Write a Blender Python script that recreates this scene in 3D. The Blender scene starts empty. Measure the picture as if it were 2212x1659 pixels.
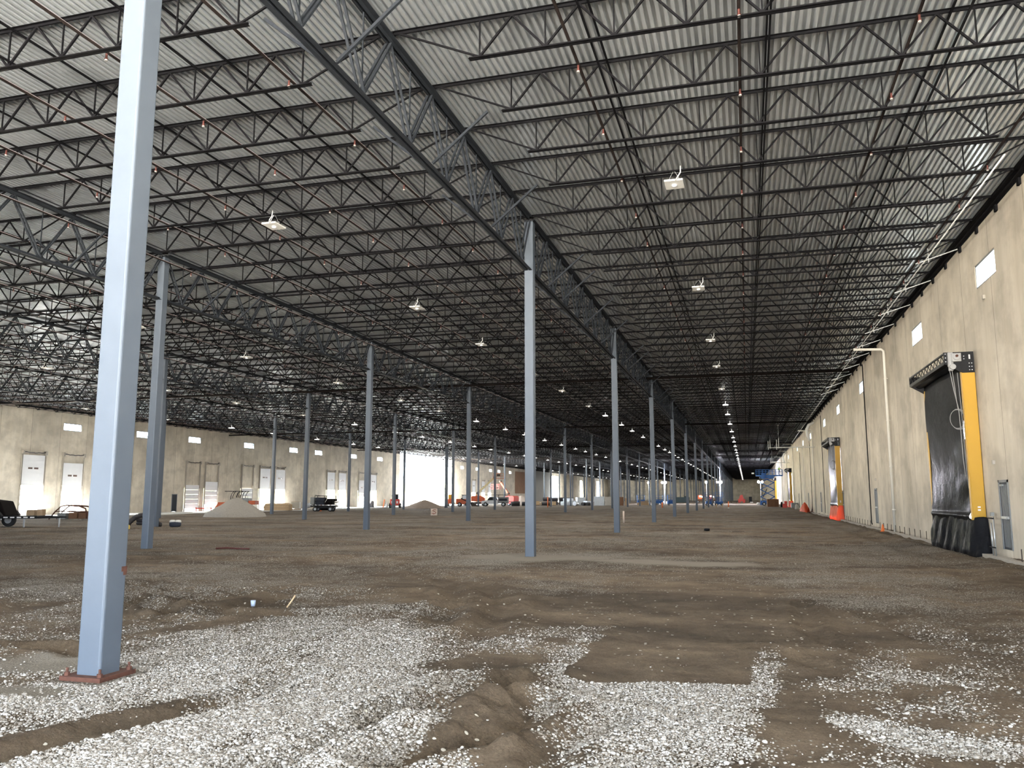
import bpy, math, random
import numpy as np
from mathutils import Vector, Matrix

random.seed(7)
rng = np.random.default_rng(11)
SC = bpy.context.scene
COL = SC.collection
PI = math.pi

# ------------------------------------------------------------------ camera
EYE = Vector((0.0, 0.0, 1.91))
YAW, PITCH, ROLL = 0.279590552, 0.138494013, -0.000360297
FPX = 1749.34
cam_d = bpy.data.cameras.new('camera')
cam_d.sensor_fit = 'HORIZONTAL'
cam_d.sensor_width = 36.0
cam_d.lens = FPX / 2212.0 * 36.0
cam_d.clip_start = 0.1
cam_d.clip_end = 1500
cam = bpy.data.objects.new('camera', cam_d)
COL.objects.link(cam)
_F = Vector((-math.sin(YAW) * math.cos(PITCH), math.cos(YAW) * math.cos(PITCH), math.sin(PITCH)))
_R0 = Vector((math.cos(YAW), math.sin(YAW), 0))
_U0 = _R0.cross(_F)
_R = math.cos(ROLL) * _R0 + math.sin(ROLL) * _U0
_U = -math.sin(ROLL) * _R0 + math.cos(ROLL) * _U0
cam.matrix_world = Matrix(((_R.x, _U.x, -_F.x, EYE.x), (_R.y, _U.y, -_F.y, EYE.y), (_R.z, _U.z, -_F.z, EYE.z), (0, 0, 0, 1)))
SC.camera = cam


def in_view(p, margin=0.06):
    d = Vector(p) - EYE
    z = d.dot(_F)
    if z < 0.3:
        return False
    x, y = FPX * d.dot(_R) / z / 1106, FPX * d.dot(_U) / z / 829.5
    return abs(x) < 1 + margin and abs(y) < 1 + margin


# ------------------------------------------------------------------ light
SC.view_settings.view_transform = 'Standard'
SC.view_settings.look = 'None'
SC.view_settings.gamma = 1
SC.view_settings.use_curve_mapping = False
SC.view_settings.exposure = 1.1
SC.cycles.max_bounces = 5
SC.cycles.diffuse_bounces = 3
SC.cycles.glossy_bounces = 2
SC.cycles.transparent_max_bounces = 8
SC.cycles.caustics_reflective = False
SC.cycles.caustics_refractive = False
SC.cycles.sample_clamp_indirect = 6.0
SC.cycles.use_adaptive_sampling = True
SC.cycles.adaptive_threshold = 0.07
SC.cycles.adaptive_min_samples = 16

world = bpy.data.worlds.new('world')
SC.world = world
world.use_nodes = True
wn = world.node_tree
wn.nodes.clear()
w_out = wn.nodes.new('ShaderNodeOutputWorld')
w_bg = wn.nodes.new('ShaderNodeBackground')
w_bg.inputs[0].default_value = (0.74, 0.86, 1.0, 1)
w_bg.inputs[1].default_value = 14.0
wn.links.new(w_bg.outputs[0], w_out.inputs[0])

SC.cycles.use_guiding = True
SC.cycles.use_surface_guiding = True
SC.cycles.guiding_training_samples = 32


def portal(c, size, normal):
    """sampling portal over a wall opening; gives no light of its own"""
    d = bpy.data.lights.new('sky_portal', 'AREA')
    d.shape = 'RECTANGLE'
    d.size, d.size_y = size
    d.cycles.is_portal = True
    o = bpy.data.objects.new('sky_portal', d)
    COL.objects.link(o)
    o.location = c
    n = Vector(normal)
    x = Vector((0, 0, 1)).cross(n).normalized()
    y = Vector((0, 0, 1))
    z = -n
    o.matrix_world = Matrix(((x.x, y.x, z.x, c[0]), (x.y, y.y, z.y, c[1]), (x.z, y.z, z.z, c[2]), (0, 0, 0, 1)))


portal((-4.7, -18.4, 4.35), (24.6, 9.3), (0, 1, 0))
portal((8.4, -8.25, 3.0), (10.5, 6.0), (-1, 0, 0))  # over the unseen right wall opening added for side light
portal((-70.4, 174.2, 5.5), (31.6, 11.0), (1, 0, 0))
portal((-70.4, 21.0, 1.6), (80, 3.1), (1, 0, 0))
portal((-70.4, 106.0, 1.6), (84, 3.1), (1, 0, 0))
portal((8.4, 45.0, 9.5), (104, 0.9), (-1, 0, 0))

sun_d = bpy.data.lights.new('sun', 'SUN')
sun_d.energy = 240.0
sun_d.angle = 0.02
sun_d.color = (1.0, 0.95, 0.88)
sun = bpy.data.objects.new('sun', sun_d)
COL.objects.link(sun)
sun.rotation_euler = Vector((0.42, 0.42, -0.80)).to_track_quat('-Z', 'Y').to_euler()   # high, from behind and the left


# ------------------------------------------------------------------ materials
def mat(name, color, rough=0.6, metal=0.0, noise=None, bump=None, emit=None, spec=0.5, coat=0.0):
    """noise=(scale, amount, detail)  bump=(scale, strength, dist)"""
    m = bpy.data.materials.new(name)
    m.use_nodes = True
    nt = m.node_tree
    b = nt.nodes['Principled BSDF']
    b.inputs['Base Color'].default_value = (*color, 1)
    b.inputs['Roughness'].default_value = rough
    b.inputs['Metallic'].default_value = metal
    b.inputs['Specular IOR Level'].default_value = spec
    b.inputs['Coat Weight'].default_value = coat
    tc = nt.nodes.new('ShaderNodeTexCoord')
    if noise:
        n = nt.nodes.new('ShaderNodeTexNoise')
        n.inputs['Scale'].default_value = noise[0]
        n.inputs['Detail'].default_value = noise[2] if len(noise) > 2 else 4
        nt.links.new(tc.outputs['Object'], n.inputs['Vector'])
        mx = nt.nodes.new('ShaderNodeMixRGB')
        a = noise[1]
        mx.inputs[1].default_value = (*[max(0, c * (1 - a)) for c in color], 1)
        mx.inputs[2].default_value = (*[min(1, c * (1 + a)) for c in color], 1)
        nt.links.new(n.outputs['Fac'], mx.inputs[0])
        nt.links.new(mx.outputs[0], b.inputs['Base Color'])
    if bump:
        n2 = nt.nodes.new('ShaderNodeTexNoise')
        n2.inputs['Scale'].default_value = bump[0]
        n2.inputs['Detail'].default_value = 5
        nt.links.new(tc.outputs['Object'], n2.inputs['Vector'])
        bp = nt.nodes.new('ShaderNodeBump')
        bp.inputs['Strength'].default_value = bump[1]
        bp.inputs['Distance'].default_value = bump[2]
        nt.links.new(n2.outputs['Fac'], bp.inputs['Height'])
        nt.links.new(bp.outputs[0], b.inputs['Normal'])
    if emit:
        b.inputs['Emission Color'].default_value = (*emit[0], 1)
        b.inputs['Emission Strength'].default_value = emit[1]
    return m


M = {}
M['column'] = mat('grey_blue_steel_paint', (0.094, 0.114, 0.144), 0.52, 0.0, (3.0, 0.10, 6), (18, 0.06, 0.01), spec=0.3)
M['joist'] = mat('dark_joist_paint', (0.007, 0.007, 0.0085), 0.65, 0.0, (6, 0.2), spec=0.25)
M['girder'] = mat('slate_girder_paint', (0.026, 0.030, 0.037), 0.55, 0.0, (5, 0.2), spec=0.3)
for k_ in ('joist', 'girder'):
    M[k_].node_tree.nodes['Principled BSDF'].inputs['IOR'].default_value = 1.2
M['rust'] = mat('rusty_plate', (0.085, 0.032, 0.020), 0.85, 0.0, (25, 0.5))
M['pipe_black'] = mat('black_pipe', (0.009, 0.007, 0.0065), 0.6, 0.0, spec=0.3)
M['pipe_black'].node_tree.nodes['Principled BSDF'].inputs['IOR'].default_value = 1.12
M['head_red'] = mat('red_brown_head', (0.07, 0.016, 0.012), 0.6)
M['guard'] = mat('head_guard_metal', (0.30, 0.29, 0.28), 0.5)
M['white'] = mat('white_paint', (0.78, 0.78, 0.76), 0.45)
M['white_pipe'] = mat('white_drain_pipe', (0.74, 0.71, 0.64), 0.45, 0.0, (2, 0.08))
M['lens'] = mat('fixture_lens', (0.8, 0.8, 0.78), 0.4, 0, emit=((1.0, 0.95, 0.85), 2.2))
M['lamp'] = mat('work_lamp_lens', (0.9, 0.9, 0.9), 0.4, 0, emit=((0.93, 0.90, 1.0), 40.0))
M['black'] = mat('black_steel', (0.010, 0.010, 0.012), 0.5, 0.0, (8, 0.2), spec=0.2)
M['fabric_black'] = mat('black_curtain_fabric', (0.006, 0.0063, 0.007), 0.30, 0.0, None, (0.9, 0.3, 0.15), spec=0.5)
M['fabric_black'].node_tree.nodes['Principled BSDF'].inputs['IOR'].default_value = 1.06
M['film_black'] = mat('black_plastic_film', (0.012, 0.012, 0.014), 0.42, 0.0, None, (3.5, 0.4, 0.12), spec=0.5)
M['film_black'].node_tree.nodes['Principled BSDF'].inputs['IOR'].default_value = 1.12
M['yellow'] = mat('yellow_guide_paint', (0.50, 0.275, 0.010), 0.45, 0, (2, 0.06))
M['steel'] = mat('galvanised_steel', (0.50, 0.51, 0.52), 0.38, 0.7)
M['grey_cast'] = mat('grey_motor_casting', (0.30, 0.30, 0.30), 0.5, 0.2)
M['rope'] = mat('grey_rope', (0.26, 0.26, 0.26), 0.8)
M['man_door'] = mat('grey_door_paint', (0.032, 0.038, 0.047), 0.6, spec=0.25)
M['door_frame'] = mat('dark_frame_paint', (0.17, 0.18, 0.19), 0.5)
M['dock_panel'] = mat('white_dock_panel', (0.72, 0.73, 0.75), 0.5, 0, (1.5, 0.05))
M['track'] = mat('dock_track_steel', (0.36, 0.33, 0.29), 0.5, 0.3)
M['dark_glass'] = mat('dark_door_lite', (0.10, 0.07, 0.06), 0.15, 0.0)
M['tan'] = mat('tan_plywood', (0.36, 0.25, 0.15), 0.8, 0, (6, 0.25))
M['brown_steel'] = mat('brown_dumpster_paint', (0.16, 0.075, 0.035), 0.7, 0, (4, 0.35))
M['orange'] = mat('orange_machine_paint', (0.50, 0.09, 0.025), 0.45, 0, (3, 0.15))
M['orange_marker'] = mat('orange_marker_paint', (0.90, 0.22, 0.06), 0.6)
M['red'] = mat('red_machine_paint', (0.55, 0.05, 0.035), 0.45, 0, (3, 0.15))
M['cream'] = mat('cream_boom_paint', (0.60, 0.52, 0.30), 0.45)
M['blue'] = mat('blue_lift_paint', (0.015, 0.10, 0.34), 0.45, 0, (3, 0.2))
M['tyre'] = mat('black_tyre_rubber', (0.016, 0.016, 0.017), 0.85, 0, None, (40, 0.3, 0.02))
M['rim'] = mat('grey_wheel_rim', (0.45, 0.47, 0.50), 0.4, 0.6)
M['truck_white'] = mat('white_truck_paint', (0.72, 0.75, 0.78), 0.25, 0.0, coat=0.5)
M['glass_dark'] = mat('vehicle_glass', (0.02, 0.025, 0.03), 0.08)
M['concrete'] = mat('pale_concrete', (0.46, 0.43, 0.38), 0.85, 0, (3, 0.2), (20, 0.2, 0.02))
M['block'] = mat('pale_block_face', (0.62, 0.50, 0.42), 0.9, 0, (9, 0.15))
M['red_mark'] = mat('red_marking_paint', (0.26, 0.06, 0.035), 0.8)
M['silver'] = mat('silver_duct', (0.58, 0.60, 0.63), 0.35, 0.6, None, (6, 0.5, 0.05))
M['wrap'] = mat('white_shrink_wrap', (0.62, 0.66, 0.70), 0.3, 0, (3, 0.15), (5, 0.6, 0.1))
M['tank'] = mat('white_tank_plastic', (0.70, 0.69, 0.62), 0.5)
M['darkgreen'] = mat('dark_green_container', (0.008, 0.03, 0.033), 0.5)
M['grey_machine'] = mat('grey_machine_paint', (0.22, 0.23, 0.23), 0.5, 0, (3, 0.2))
M['vest'] = mat('lime_vest', (0.55, 0.85, 0.12), 0.7)
M['cloth_dark'] = mat('dark_work_trousers', (0.03, 0.035, 0.05), 0.9)
M['skin'] = mat('skin', (0.45, 0.27, 0.19), 0.6)
M['helmet'] = mat('white_helmet', (0.8, 0.8, 0.75), 0.35)
M['hose'] = mat('black_corrugated_hose', (0.028, 0.024, 0.026), 0.6)
M['bag'] = mat('white_sack', (0.68, 0.66, 0.60), 0.7)
M['gold'] = mat('yellow_can', (0.62, 0.45, 0.08), 0.5)
M['rebar'] = mat('rebar_steel', (0.07, 0.055, 0.045), 0.7, 0.4)
M['brown_panel'] = mat('brown_corrugated_panel', (0.24, 0.14, 0.085), 0.6, 0.2, (0.6, 0.25))
M['blue_cup'] = mat('pale_blue_cup', (0.35, 0.42, 0.55), 0.6)
M['wood'] = mat('pale_timber', (0.55, 0.40, 0.24), 0.8, 0, (5, 0.2))
M['ext_ground'] = mat('pale_yard_concrete', (0.62, 0.58, 0.51), 0.9, 0, (0.3, 0.12))
M['slab'] = mat('pale_slab_edge', (0.70, 0.69, 0.66), 0.8, 0, (0.5, 0.1))
M['duct_tape_white'] = mat('white_reflector', (0.8, 0.78, 0.78), 0.4)
M['hillgreen'] = mat('dry_bank_grass', (0.42, 0.40, 0.20), 0.95, 0, (0.4, 0.3))


def glass_mat():
    m = bpy.data.materials.new('clear_window_glass')
    m.use_nodes = True
    nt = m.node_tree
    nt.nodes.clear()
    o = nt.nodes.new('ShaderNodeOutputMaterial')
    t = nt.nodes.new('ShaderNodeBsdfTransparent')
    t.inputs[0].default_value = (0.90, 0.94, 0.95, 1)
    g = nt.nodes.new('ShaderNodeBsdfGlossy')
    g.inputs['Roughness'].default_value = 0.03
    x = nt.nodes.new('ShaderNodeMixShader')
    x.inputs[0].default_value = 0.07
    nt.links.new(t.outputs[0], x.inputs[1])
    nt.links.new(g.outputs[0], x.inputs[2])
    nt.links.new(x.outputs[0], o.inputs[0])
    return m


M['glass'] = glass_mat()


def tarp_mat():
    m = mat('orange_tarp', (0.80, 0.13, 0.05), 0.5, 0, (2, 0.15), (2.5, 0.7, 0.12))
    nt = m.node_tree
    b = nt.nodes['Principled BSDF']
    o = nt.nodes['Material Output']
    t = nt.nodes.new('ShaderNodeBsdfTranslucent')
    t.inputs[0].default_value = (0.9, 0.16, 0.06, 1)
    x = nt.nodes.new('ShaderNodeMixShader')
    x.inputs[0].default_value = 0.35
    nt.links.new(b.outputs[0], x.inputs[1])
    nt.links.new(t.outputs[0], x.inputs[2])
    nt.links.new(x.outputs[0], o.inputs[0])
    return m


M['tarp'] = tarp_mat()


def deck_mat():
    m = bpy.data.materials.new('galvanised_roof_deck')
    m.use_nodes = True
    nt = m.node_tree
    b = nt.nodes['Principled BSDF']
    tc = nt.nodes.new('ShaderNodeTexCoord')
    # sheets 0.914 m wide and 9.144 m long differ a little in tone
    mp = nt.nodes.new('ShaderNodeMapping')
    mp.inputs['Rotation'].default_value = (0, 0, PI / 2)
    nt.links.new(tc.outputs['Object'], mp.inputs['Vector'])
    br = nt.nodes.new('ShaderNodeTexBrick')
    br.inputs['Scale'].default_value = 1.0
    br.inputs['Mortar Size'].default_value = 0.0
    br.inputs['Brick Width'].default_value = 9.144
    br.inputs['Row Height'].default_value = 0.914
    br.inputs['Color1'].default_value = (0.55, 0.60, 0.65, 1)
    br.inputs['Color2'].default_value = (0.69, 0.745, 0.80, 1)
    nt.links.new(mp.outputs[0], br.inputs['Vector'])
    n = nt.nodes.new('ShaderNodeTexNoise')
    n.inputs['Scale'].default_value = 4.0
    n.inputs['Detail'].default_value = 6
    nt.links.new(tc.outputs['Object'], n.inputs['Vector'])
    mx = nt.nodes.new('ShaderNodeMixRGB')
    mx.blend_type = 'MULTIPLY'
    mx.inputs[0].default_value = 0.12
    nt.links.new(br.outputs['Color'], mx.inputs[1])
    nt.links.new(n.outputs['Fac'], mx.inputs[2])
    nt.links.new(mx.outputs[0], b.inputs['Base Color'])
    b.inputs['Metallic'].default_value = 0.55
    b.inputs['Roughness'].default_value = 0.28
    return m


M['deck'] = deck_mat()


def wall_mat(name, base, panel=3.66, axis='Y'):
    """precast concrete: upright panel joints, vertical streaks, blotches"""
    m = bpy.data.materials.new(name)
    m.use_nodes = True
    nt = m.node_tree
    b = nt.nodes['Principled BSDF']
    L = nt.links
    tc = nt.nodes.new('ShaderNodeTexCoord')
    sp = nt.nodes.new('ShaderNodeSeparateXYZ')
    L.new(tc.outputs['Object'], sp.inputs[0])

    def noise(scale, vec, detail=5):
        mp = nt.nodes.new('ShaderNodeMapping')
        mp.inputs['Scale'].default_value = vec
        L.new(tc.outputs['Object'], mp.inputs['Vector'])
        n = nt.nodes.new('ShaderNodeTexNoise')
        n.inputs['Scale'].default_value = scale
        n.inputs['Detail'].default_value = detail
        n.inputs['Roughness'].default_value = 0.6
        L.new(mp.outputs[0], n.inputs['Vector'])
        return n.outputs['Fac']

    def ramp(src, p0, c0, p1, c1):
        r = nt.nodes.new('ShaderNodeValToRGB')
        r.color_ramp.elements[0].position = p0
        r.color_ramp.elements[0].color = (*c0, 1)
        r.color_ramp.elements[1].position = p1
        r.color_ramp.elements[1].color = (*c1, 1)
        L.new(src, r.inputs[0])
        return r.outputs[0]

    def mul(a, c, f=1.0):
        x = nt.nodes.new('ShaderNodeMixRGB')
        x.blend_type = 'MULTIPLY'
        x.inputs[0].default_value = f
        L.new(a, x.inputs[1])
        L.new(c, x.inputs[2])
        return x.outputs[0]
    d = tuple(c * 0.74 for c in base)
    c = ramp(noise(0.45, (1, 1, 0.5), 8), 0.30, d, 0.66, base)
    c = mul(c, ramp(noise(2.2, (1, 1, 0.12), 5), 0.25, (0.86, 0.84, 0.80), 0.7, (1, 1, 1)))
    c = mul(c, ramp(noise(0.55, (1, 1, 1.3), 9), 0.40, (0.74, 0.735, 0.73), 0.56, (1, 1, 1)), 0.8)
    # joints
    src = sp.outputs[1] if axis == 'Y' else sp.outputs[0]
    a1 = nt.nodes.new('ShaderNodeMath'); a1.operation = 'DIVIDE'; a1.inputs[1].default_value = panel
    L.new(src, a1.inputs[0])
    a2 = nt.nodes.new('ShaderNodeMath'); a2.operation = 'FRACT'
    L.new(a1.outputs[0], a2.inputs[0])
    a3 = nt.nodes.new('ShaderNodeMath'); a3.operation = 'GREATER_THAN'; a3.inputs[1].default_value = 0.010
    L.new(a2.outputs[0], a3.inputs[0])
    j = nt.nodes.new('ShaderNodeMixRGB')
    j.inputs[1].default_value = (0.45, 0.43, 0.40, 1)
    j.inputs[2].default_value = (1, 1, 1, 1)
    L.new(a3.outputs[0], j.inputs[0])
    c = mul(c, j.outputs[0])
    # each panel has its own tone
    fl = nt.nodes.new('ShaderNodeMath'); fl.operation = 'FLOOR'
    L.new(a1.outputs[0], fl.inputs[0])
    wn_ = nt.nodes.new('ShaderNodeTexWhiteNoise'); wn_.noise_dimensions = '1D'
    L.new(fl.outputs[0], wn_.inputs['W'])
    c = mul(c, ramp(wn_.outputs['Value'], 0.0, (0.90, 0.90, 0.90), 1.0, (1.0, 1.0, 1.0)))
    L.new(c, b.inputs['Base Color'])
    b.inputs['Roughness'].default_value = 0.85
    bp = nt.nodes.new('ShaderNodeBump')
    bp.inputs['Strength'].default_value = 0.25
    bp.inputs['Distance'].default_value = 0.02
    L.new(noise(7, (1, 1, 1), 6), bp.inputs['Height'])
    L.new(bp.outputs[0], b.inputs['Normal'])
    return m


M['wall'] = wall_mat('precast_concrete_wall', (0.68, 0.62, 0.525))
M['wall_l'] = wall_mat('precast_concrete_brightened', (0.80, 0.735, 0.62))  # cream concrete like the right wall, lightened to stand in for daylight bloom
M['wall_x'] = wall_mat('precast_concrete_end_wall', (0.62, 0.585, 0.51), 3.66, 'X')
M['wall_grey'] = mat('grey_rear_wall', (0.30, 0.30, 0.29), 0.85, 0, (0.5, 0.15))


def ground_mat():
    m = bpy.data.materials.new('dirt_and_gravel_ground')
    m.use_nodes = True
    nt = m.node_tree
    b = nt.nodes['Principled BSDF']
    L = nt.links
    tc = nt.nodes.new('ShaderNodeTexCoord')

    def noise(scale, detail=6, rough=0.6, vec=(1, 1, 1)):
        mp = nt.nodes.new('ShaderNodeMapping')
        mp.inputs['Scale'].default_value = vec
        L.new(tc.outputs['Object'], mp.inputs['Vector'])
        n = nt.nodes.new('ShaderNodeTexNoise')
        n.inputs['Scale'].default_value = scale
        n.inputs['Detail'].default_value = detail
        n.inputs['Roughness'].default_value = rough
        L.new(mp.outputs[0], n.inputs['Vector'])
        return n.outputs['Fac']

    def ramp(src, *els):
        r = nt.nodes.new('ShaderNodeValToRGB')
        e = r.color_ramp.elements
        e[0].position, e[0].color = els[0][0], (*els[0][1], 1)
        e[1].position, e[1].color = els[1][0], (*els[1][1], 1)
        for p_, c_ in els[2:]:
            k = e.new(p_)
            k.color = (*c_, 1)
        L.new(src, r.inputs[0])
        return r.outputs[0]

    def math_(op, a, v):
        x = nt.nodes.new('ShaderNodeMath')
        x.operation = op
        L.new(a, x.inputs[0])
        if isinstance(v, (int, float)):
            x.inputs[1].default_value = v
        else:
            L.new(v, x.inputs[1])
        return x.outputs[0]

    def mix(f, a, c):
        x = nt.nodes.new('ShaderNodeMixRGB')
        if isinstance(f, (int, float)):
            x.inputs[0].default_value = f
        else:
            L.new(f, x.inputs[0])
        L.new(a, x.inputs[1])
        L.new(c, x.inputs[2])
        return x.outputs[0]
    at = nt.nodes.new('ShaderNodeAttribute')
    at.attribute_name = 'gravel'
    g = at.outputs['Fac']
    dirt = ramp(noise(1.3, 8, 0.62), (0.28, (0.094, 0.068, 0.046)), (0.72, (0.215, 0.165, 0.115)))
    dusty = ramp(noise(0.35, 7, 0.6, (0.35, 1.0, 1.0)), (0.40, (0.50, 0.48, 0.45)), (0.62, (1.15, 1.12, 1.08)))
    xd = nt.nodes.new('ShaderNodeMixRGB')
    xd.blend_type = 'MULTIPLY'
    xd.inputs[0].default_value = 1
    L.new(dirt, xd.inputs[1])
    L.new(dusty, xd.inputs[2])
    dirt = xd.outputs[0]
    grain = ramp(noise(38, 4, 0.7), (0.3, (0.62, 0.62, 0.62)), (0.7, (1.25, 1.25, 1.25)))
    x = nt.nodes.new('ShaderNodeMixRGB')
    x.blend_type = 'MULTIPLY'
    x.inputs[0].default_value = 0.7
    L.new(dirt, x.inputs[1])
    L.new(grain, x.inputs[2])
    dirt = x.outputs[0]
    # stones: every voronoi cell is one pebble with its own tone
    v = nt.nodes.new('ShaderNodeTexVoronoi')
    v.inputs['Scale'].default_value = 44
    L.new(tc.outputs['Object'], v.inputs['Vector'])
    sep = nt.nodes.new('ShaderNodeSeparateColor')
    L.new(v.outputs['Color'], sep.inputs[0])
    tone = ramp(sep.outputs[0], (0.0, (0.19, 0.165, 0.135)), (1.0, (0.55, 0.52, 0.475)), (0.45, (0.32, 0.29, 0.25)))
    edge = ramp(v.outputs['Distance'], (0.32, (1, 1, 1)), (0.62, (0.35, 0.32, 0.28)))
    x2 = nt.nodes.new('ShaderNodeMixRGB')
    x2.blend_type = 'MULTIPLY'
    x2.inputs[0].default_value = 1
    L.new(tone, x2.inputs[1])
    L.new(edge, x2.inputs[2])
    stone = x2.outputs[0]
    # a cell is a stone where its random number is below the local share of gravel
    present = math_('LESS_THAN', sep.outputs[1], math_('MULTIPLY', g, 1.0))
    c = mix(present, dirt, stone)
    # big loose pale stones
    v2 = nt.nodes.new('ShaderNodeTexVoronoi')
    v2.inputs['Scale'].default_value = 11
    L.new(tc.outputs['Object'], v2.inputs['Vector'])
    s2 = nt.nodes.new('ShaderNodeSeparateColor')
    L.new(v2.outputs['Color'], s2.inputs[0])
    near = math_('LESS_THAN', v2.outputs['Distance'], 0.22)
    pick = math_('LESS_THAN', s2.outputs[0], 0.10)
    big = math_('MULTIPLY', near, pick)
    pale = nt.nodes.new('ShaderNodeRGB')
    pale.outputs[0].default_value = (0.62, 0.58, 0.50, 1)
    c = mix(big, c, pale.outputs[0])
    # smooth sandy fines
    at2 = nt.nodes.new('ShaderNodeAttribute')
    at2.attribute_name = 'sand'
    sand = nt.nodes.new('ShaderNodeRGB')
    sand.outputs[0].default_value = (0.25, 0.22, 0.18, 1)
    c = mix(at2.outputs['Fac'], c, sand.outputs[0])
    L.new(c, b.inputs['Base Color'])
    b.inputs['Roughness'].default_value = 0.92
    b.inputs['Specular IOR Level'].default_value = 0.25
    hs = math_('MULTIPLY', math_('SUBTRACT', present, v.outputs['Distance']), present)
    h1 = math_('MULTIPLY', hs, 0.015)
    h2 = math_('MULTIPLY', noise(7, 8, 0.72), 0.045)
    hh = math_('ADD', h1, h2)
    bp = nt.nodes.new('ShaderNodeBump')
    bp.inputs['Strength'].default_value = 0.9
    bp.inputs['Distance'].default_value = 1.0
    L.new(hh, bp.inputs['Height'])
    L.new(bp.outputs[0], b.inputs['Normal'])
    return m


M['ground'] = ground_mat()


def stones_mat():
    m = bpy.data.materials.new('loose_pebbles')
    m.use_nodes = True
    nt = m.node_tree
    b = nt.nodes['Principled BSDF']
    ge = nt.nodes.new('ShaderNodeNewGeometry')
    r = nt.nodes.new('ShaderNodeValToRGB')
    e = r.color_ramp.elements
    e[0].position, e[0].color = 0, (0.15, 0.125, 0.10, 1)
    e[1].position, e[1].color = 1, (0.52, 0.495, 0.46, 1)
    k = e.new(0.35)
    k.color = (0.28, 0.25, 0.215, 1)
    nt.links.new(ge.outputs['Random Per Island'], r.inputs[0])
    nt.links.new(r.outputs[0], b.inputs['Base Color'])
    b.inputs['Roughness'].default_value = 0.8
    return m


M['stones'] = stones_mat()
M['pile'] = mat('grey_stone_pile', (0.36, 0.33, 0.29), 0.95, 0, (14, 0.35, 8), (14, 0.8, 0.10))
M['pile_tan'] = mat('tan_sand_pile', (0.36, 0.29, 0.24), 0.95, 0, (14, 0.3, 8), (14, 0.8, 0.10))


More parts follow.
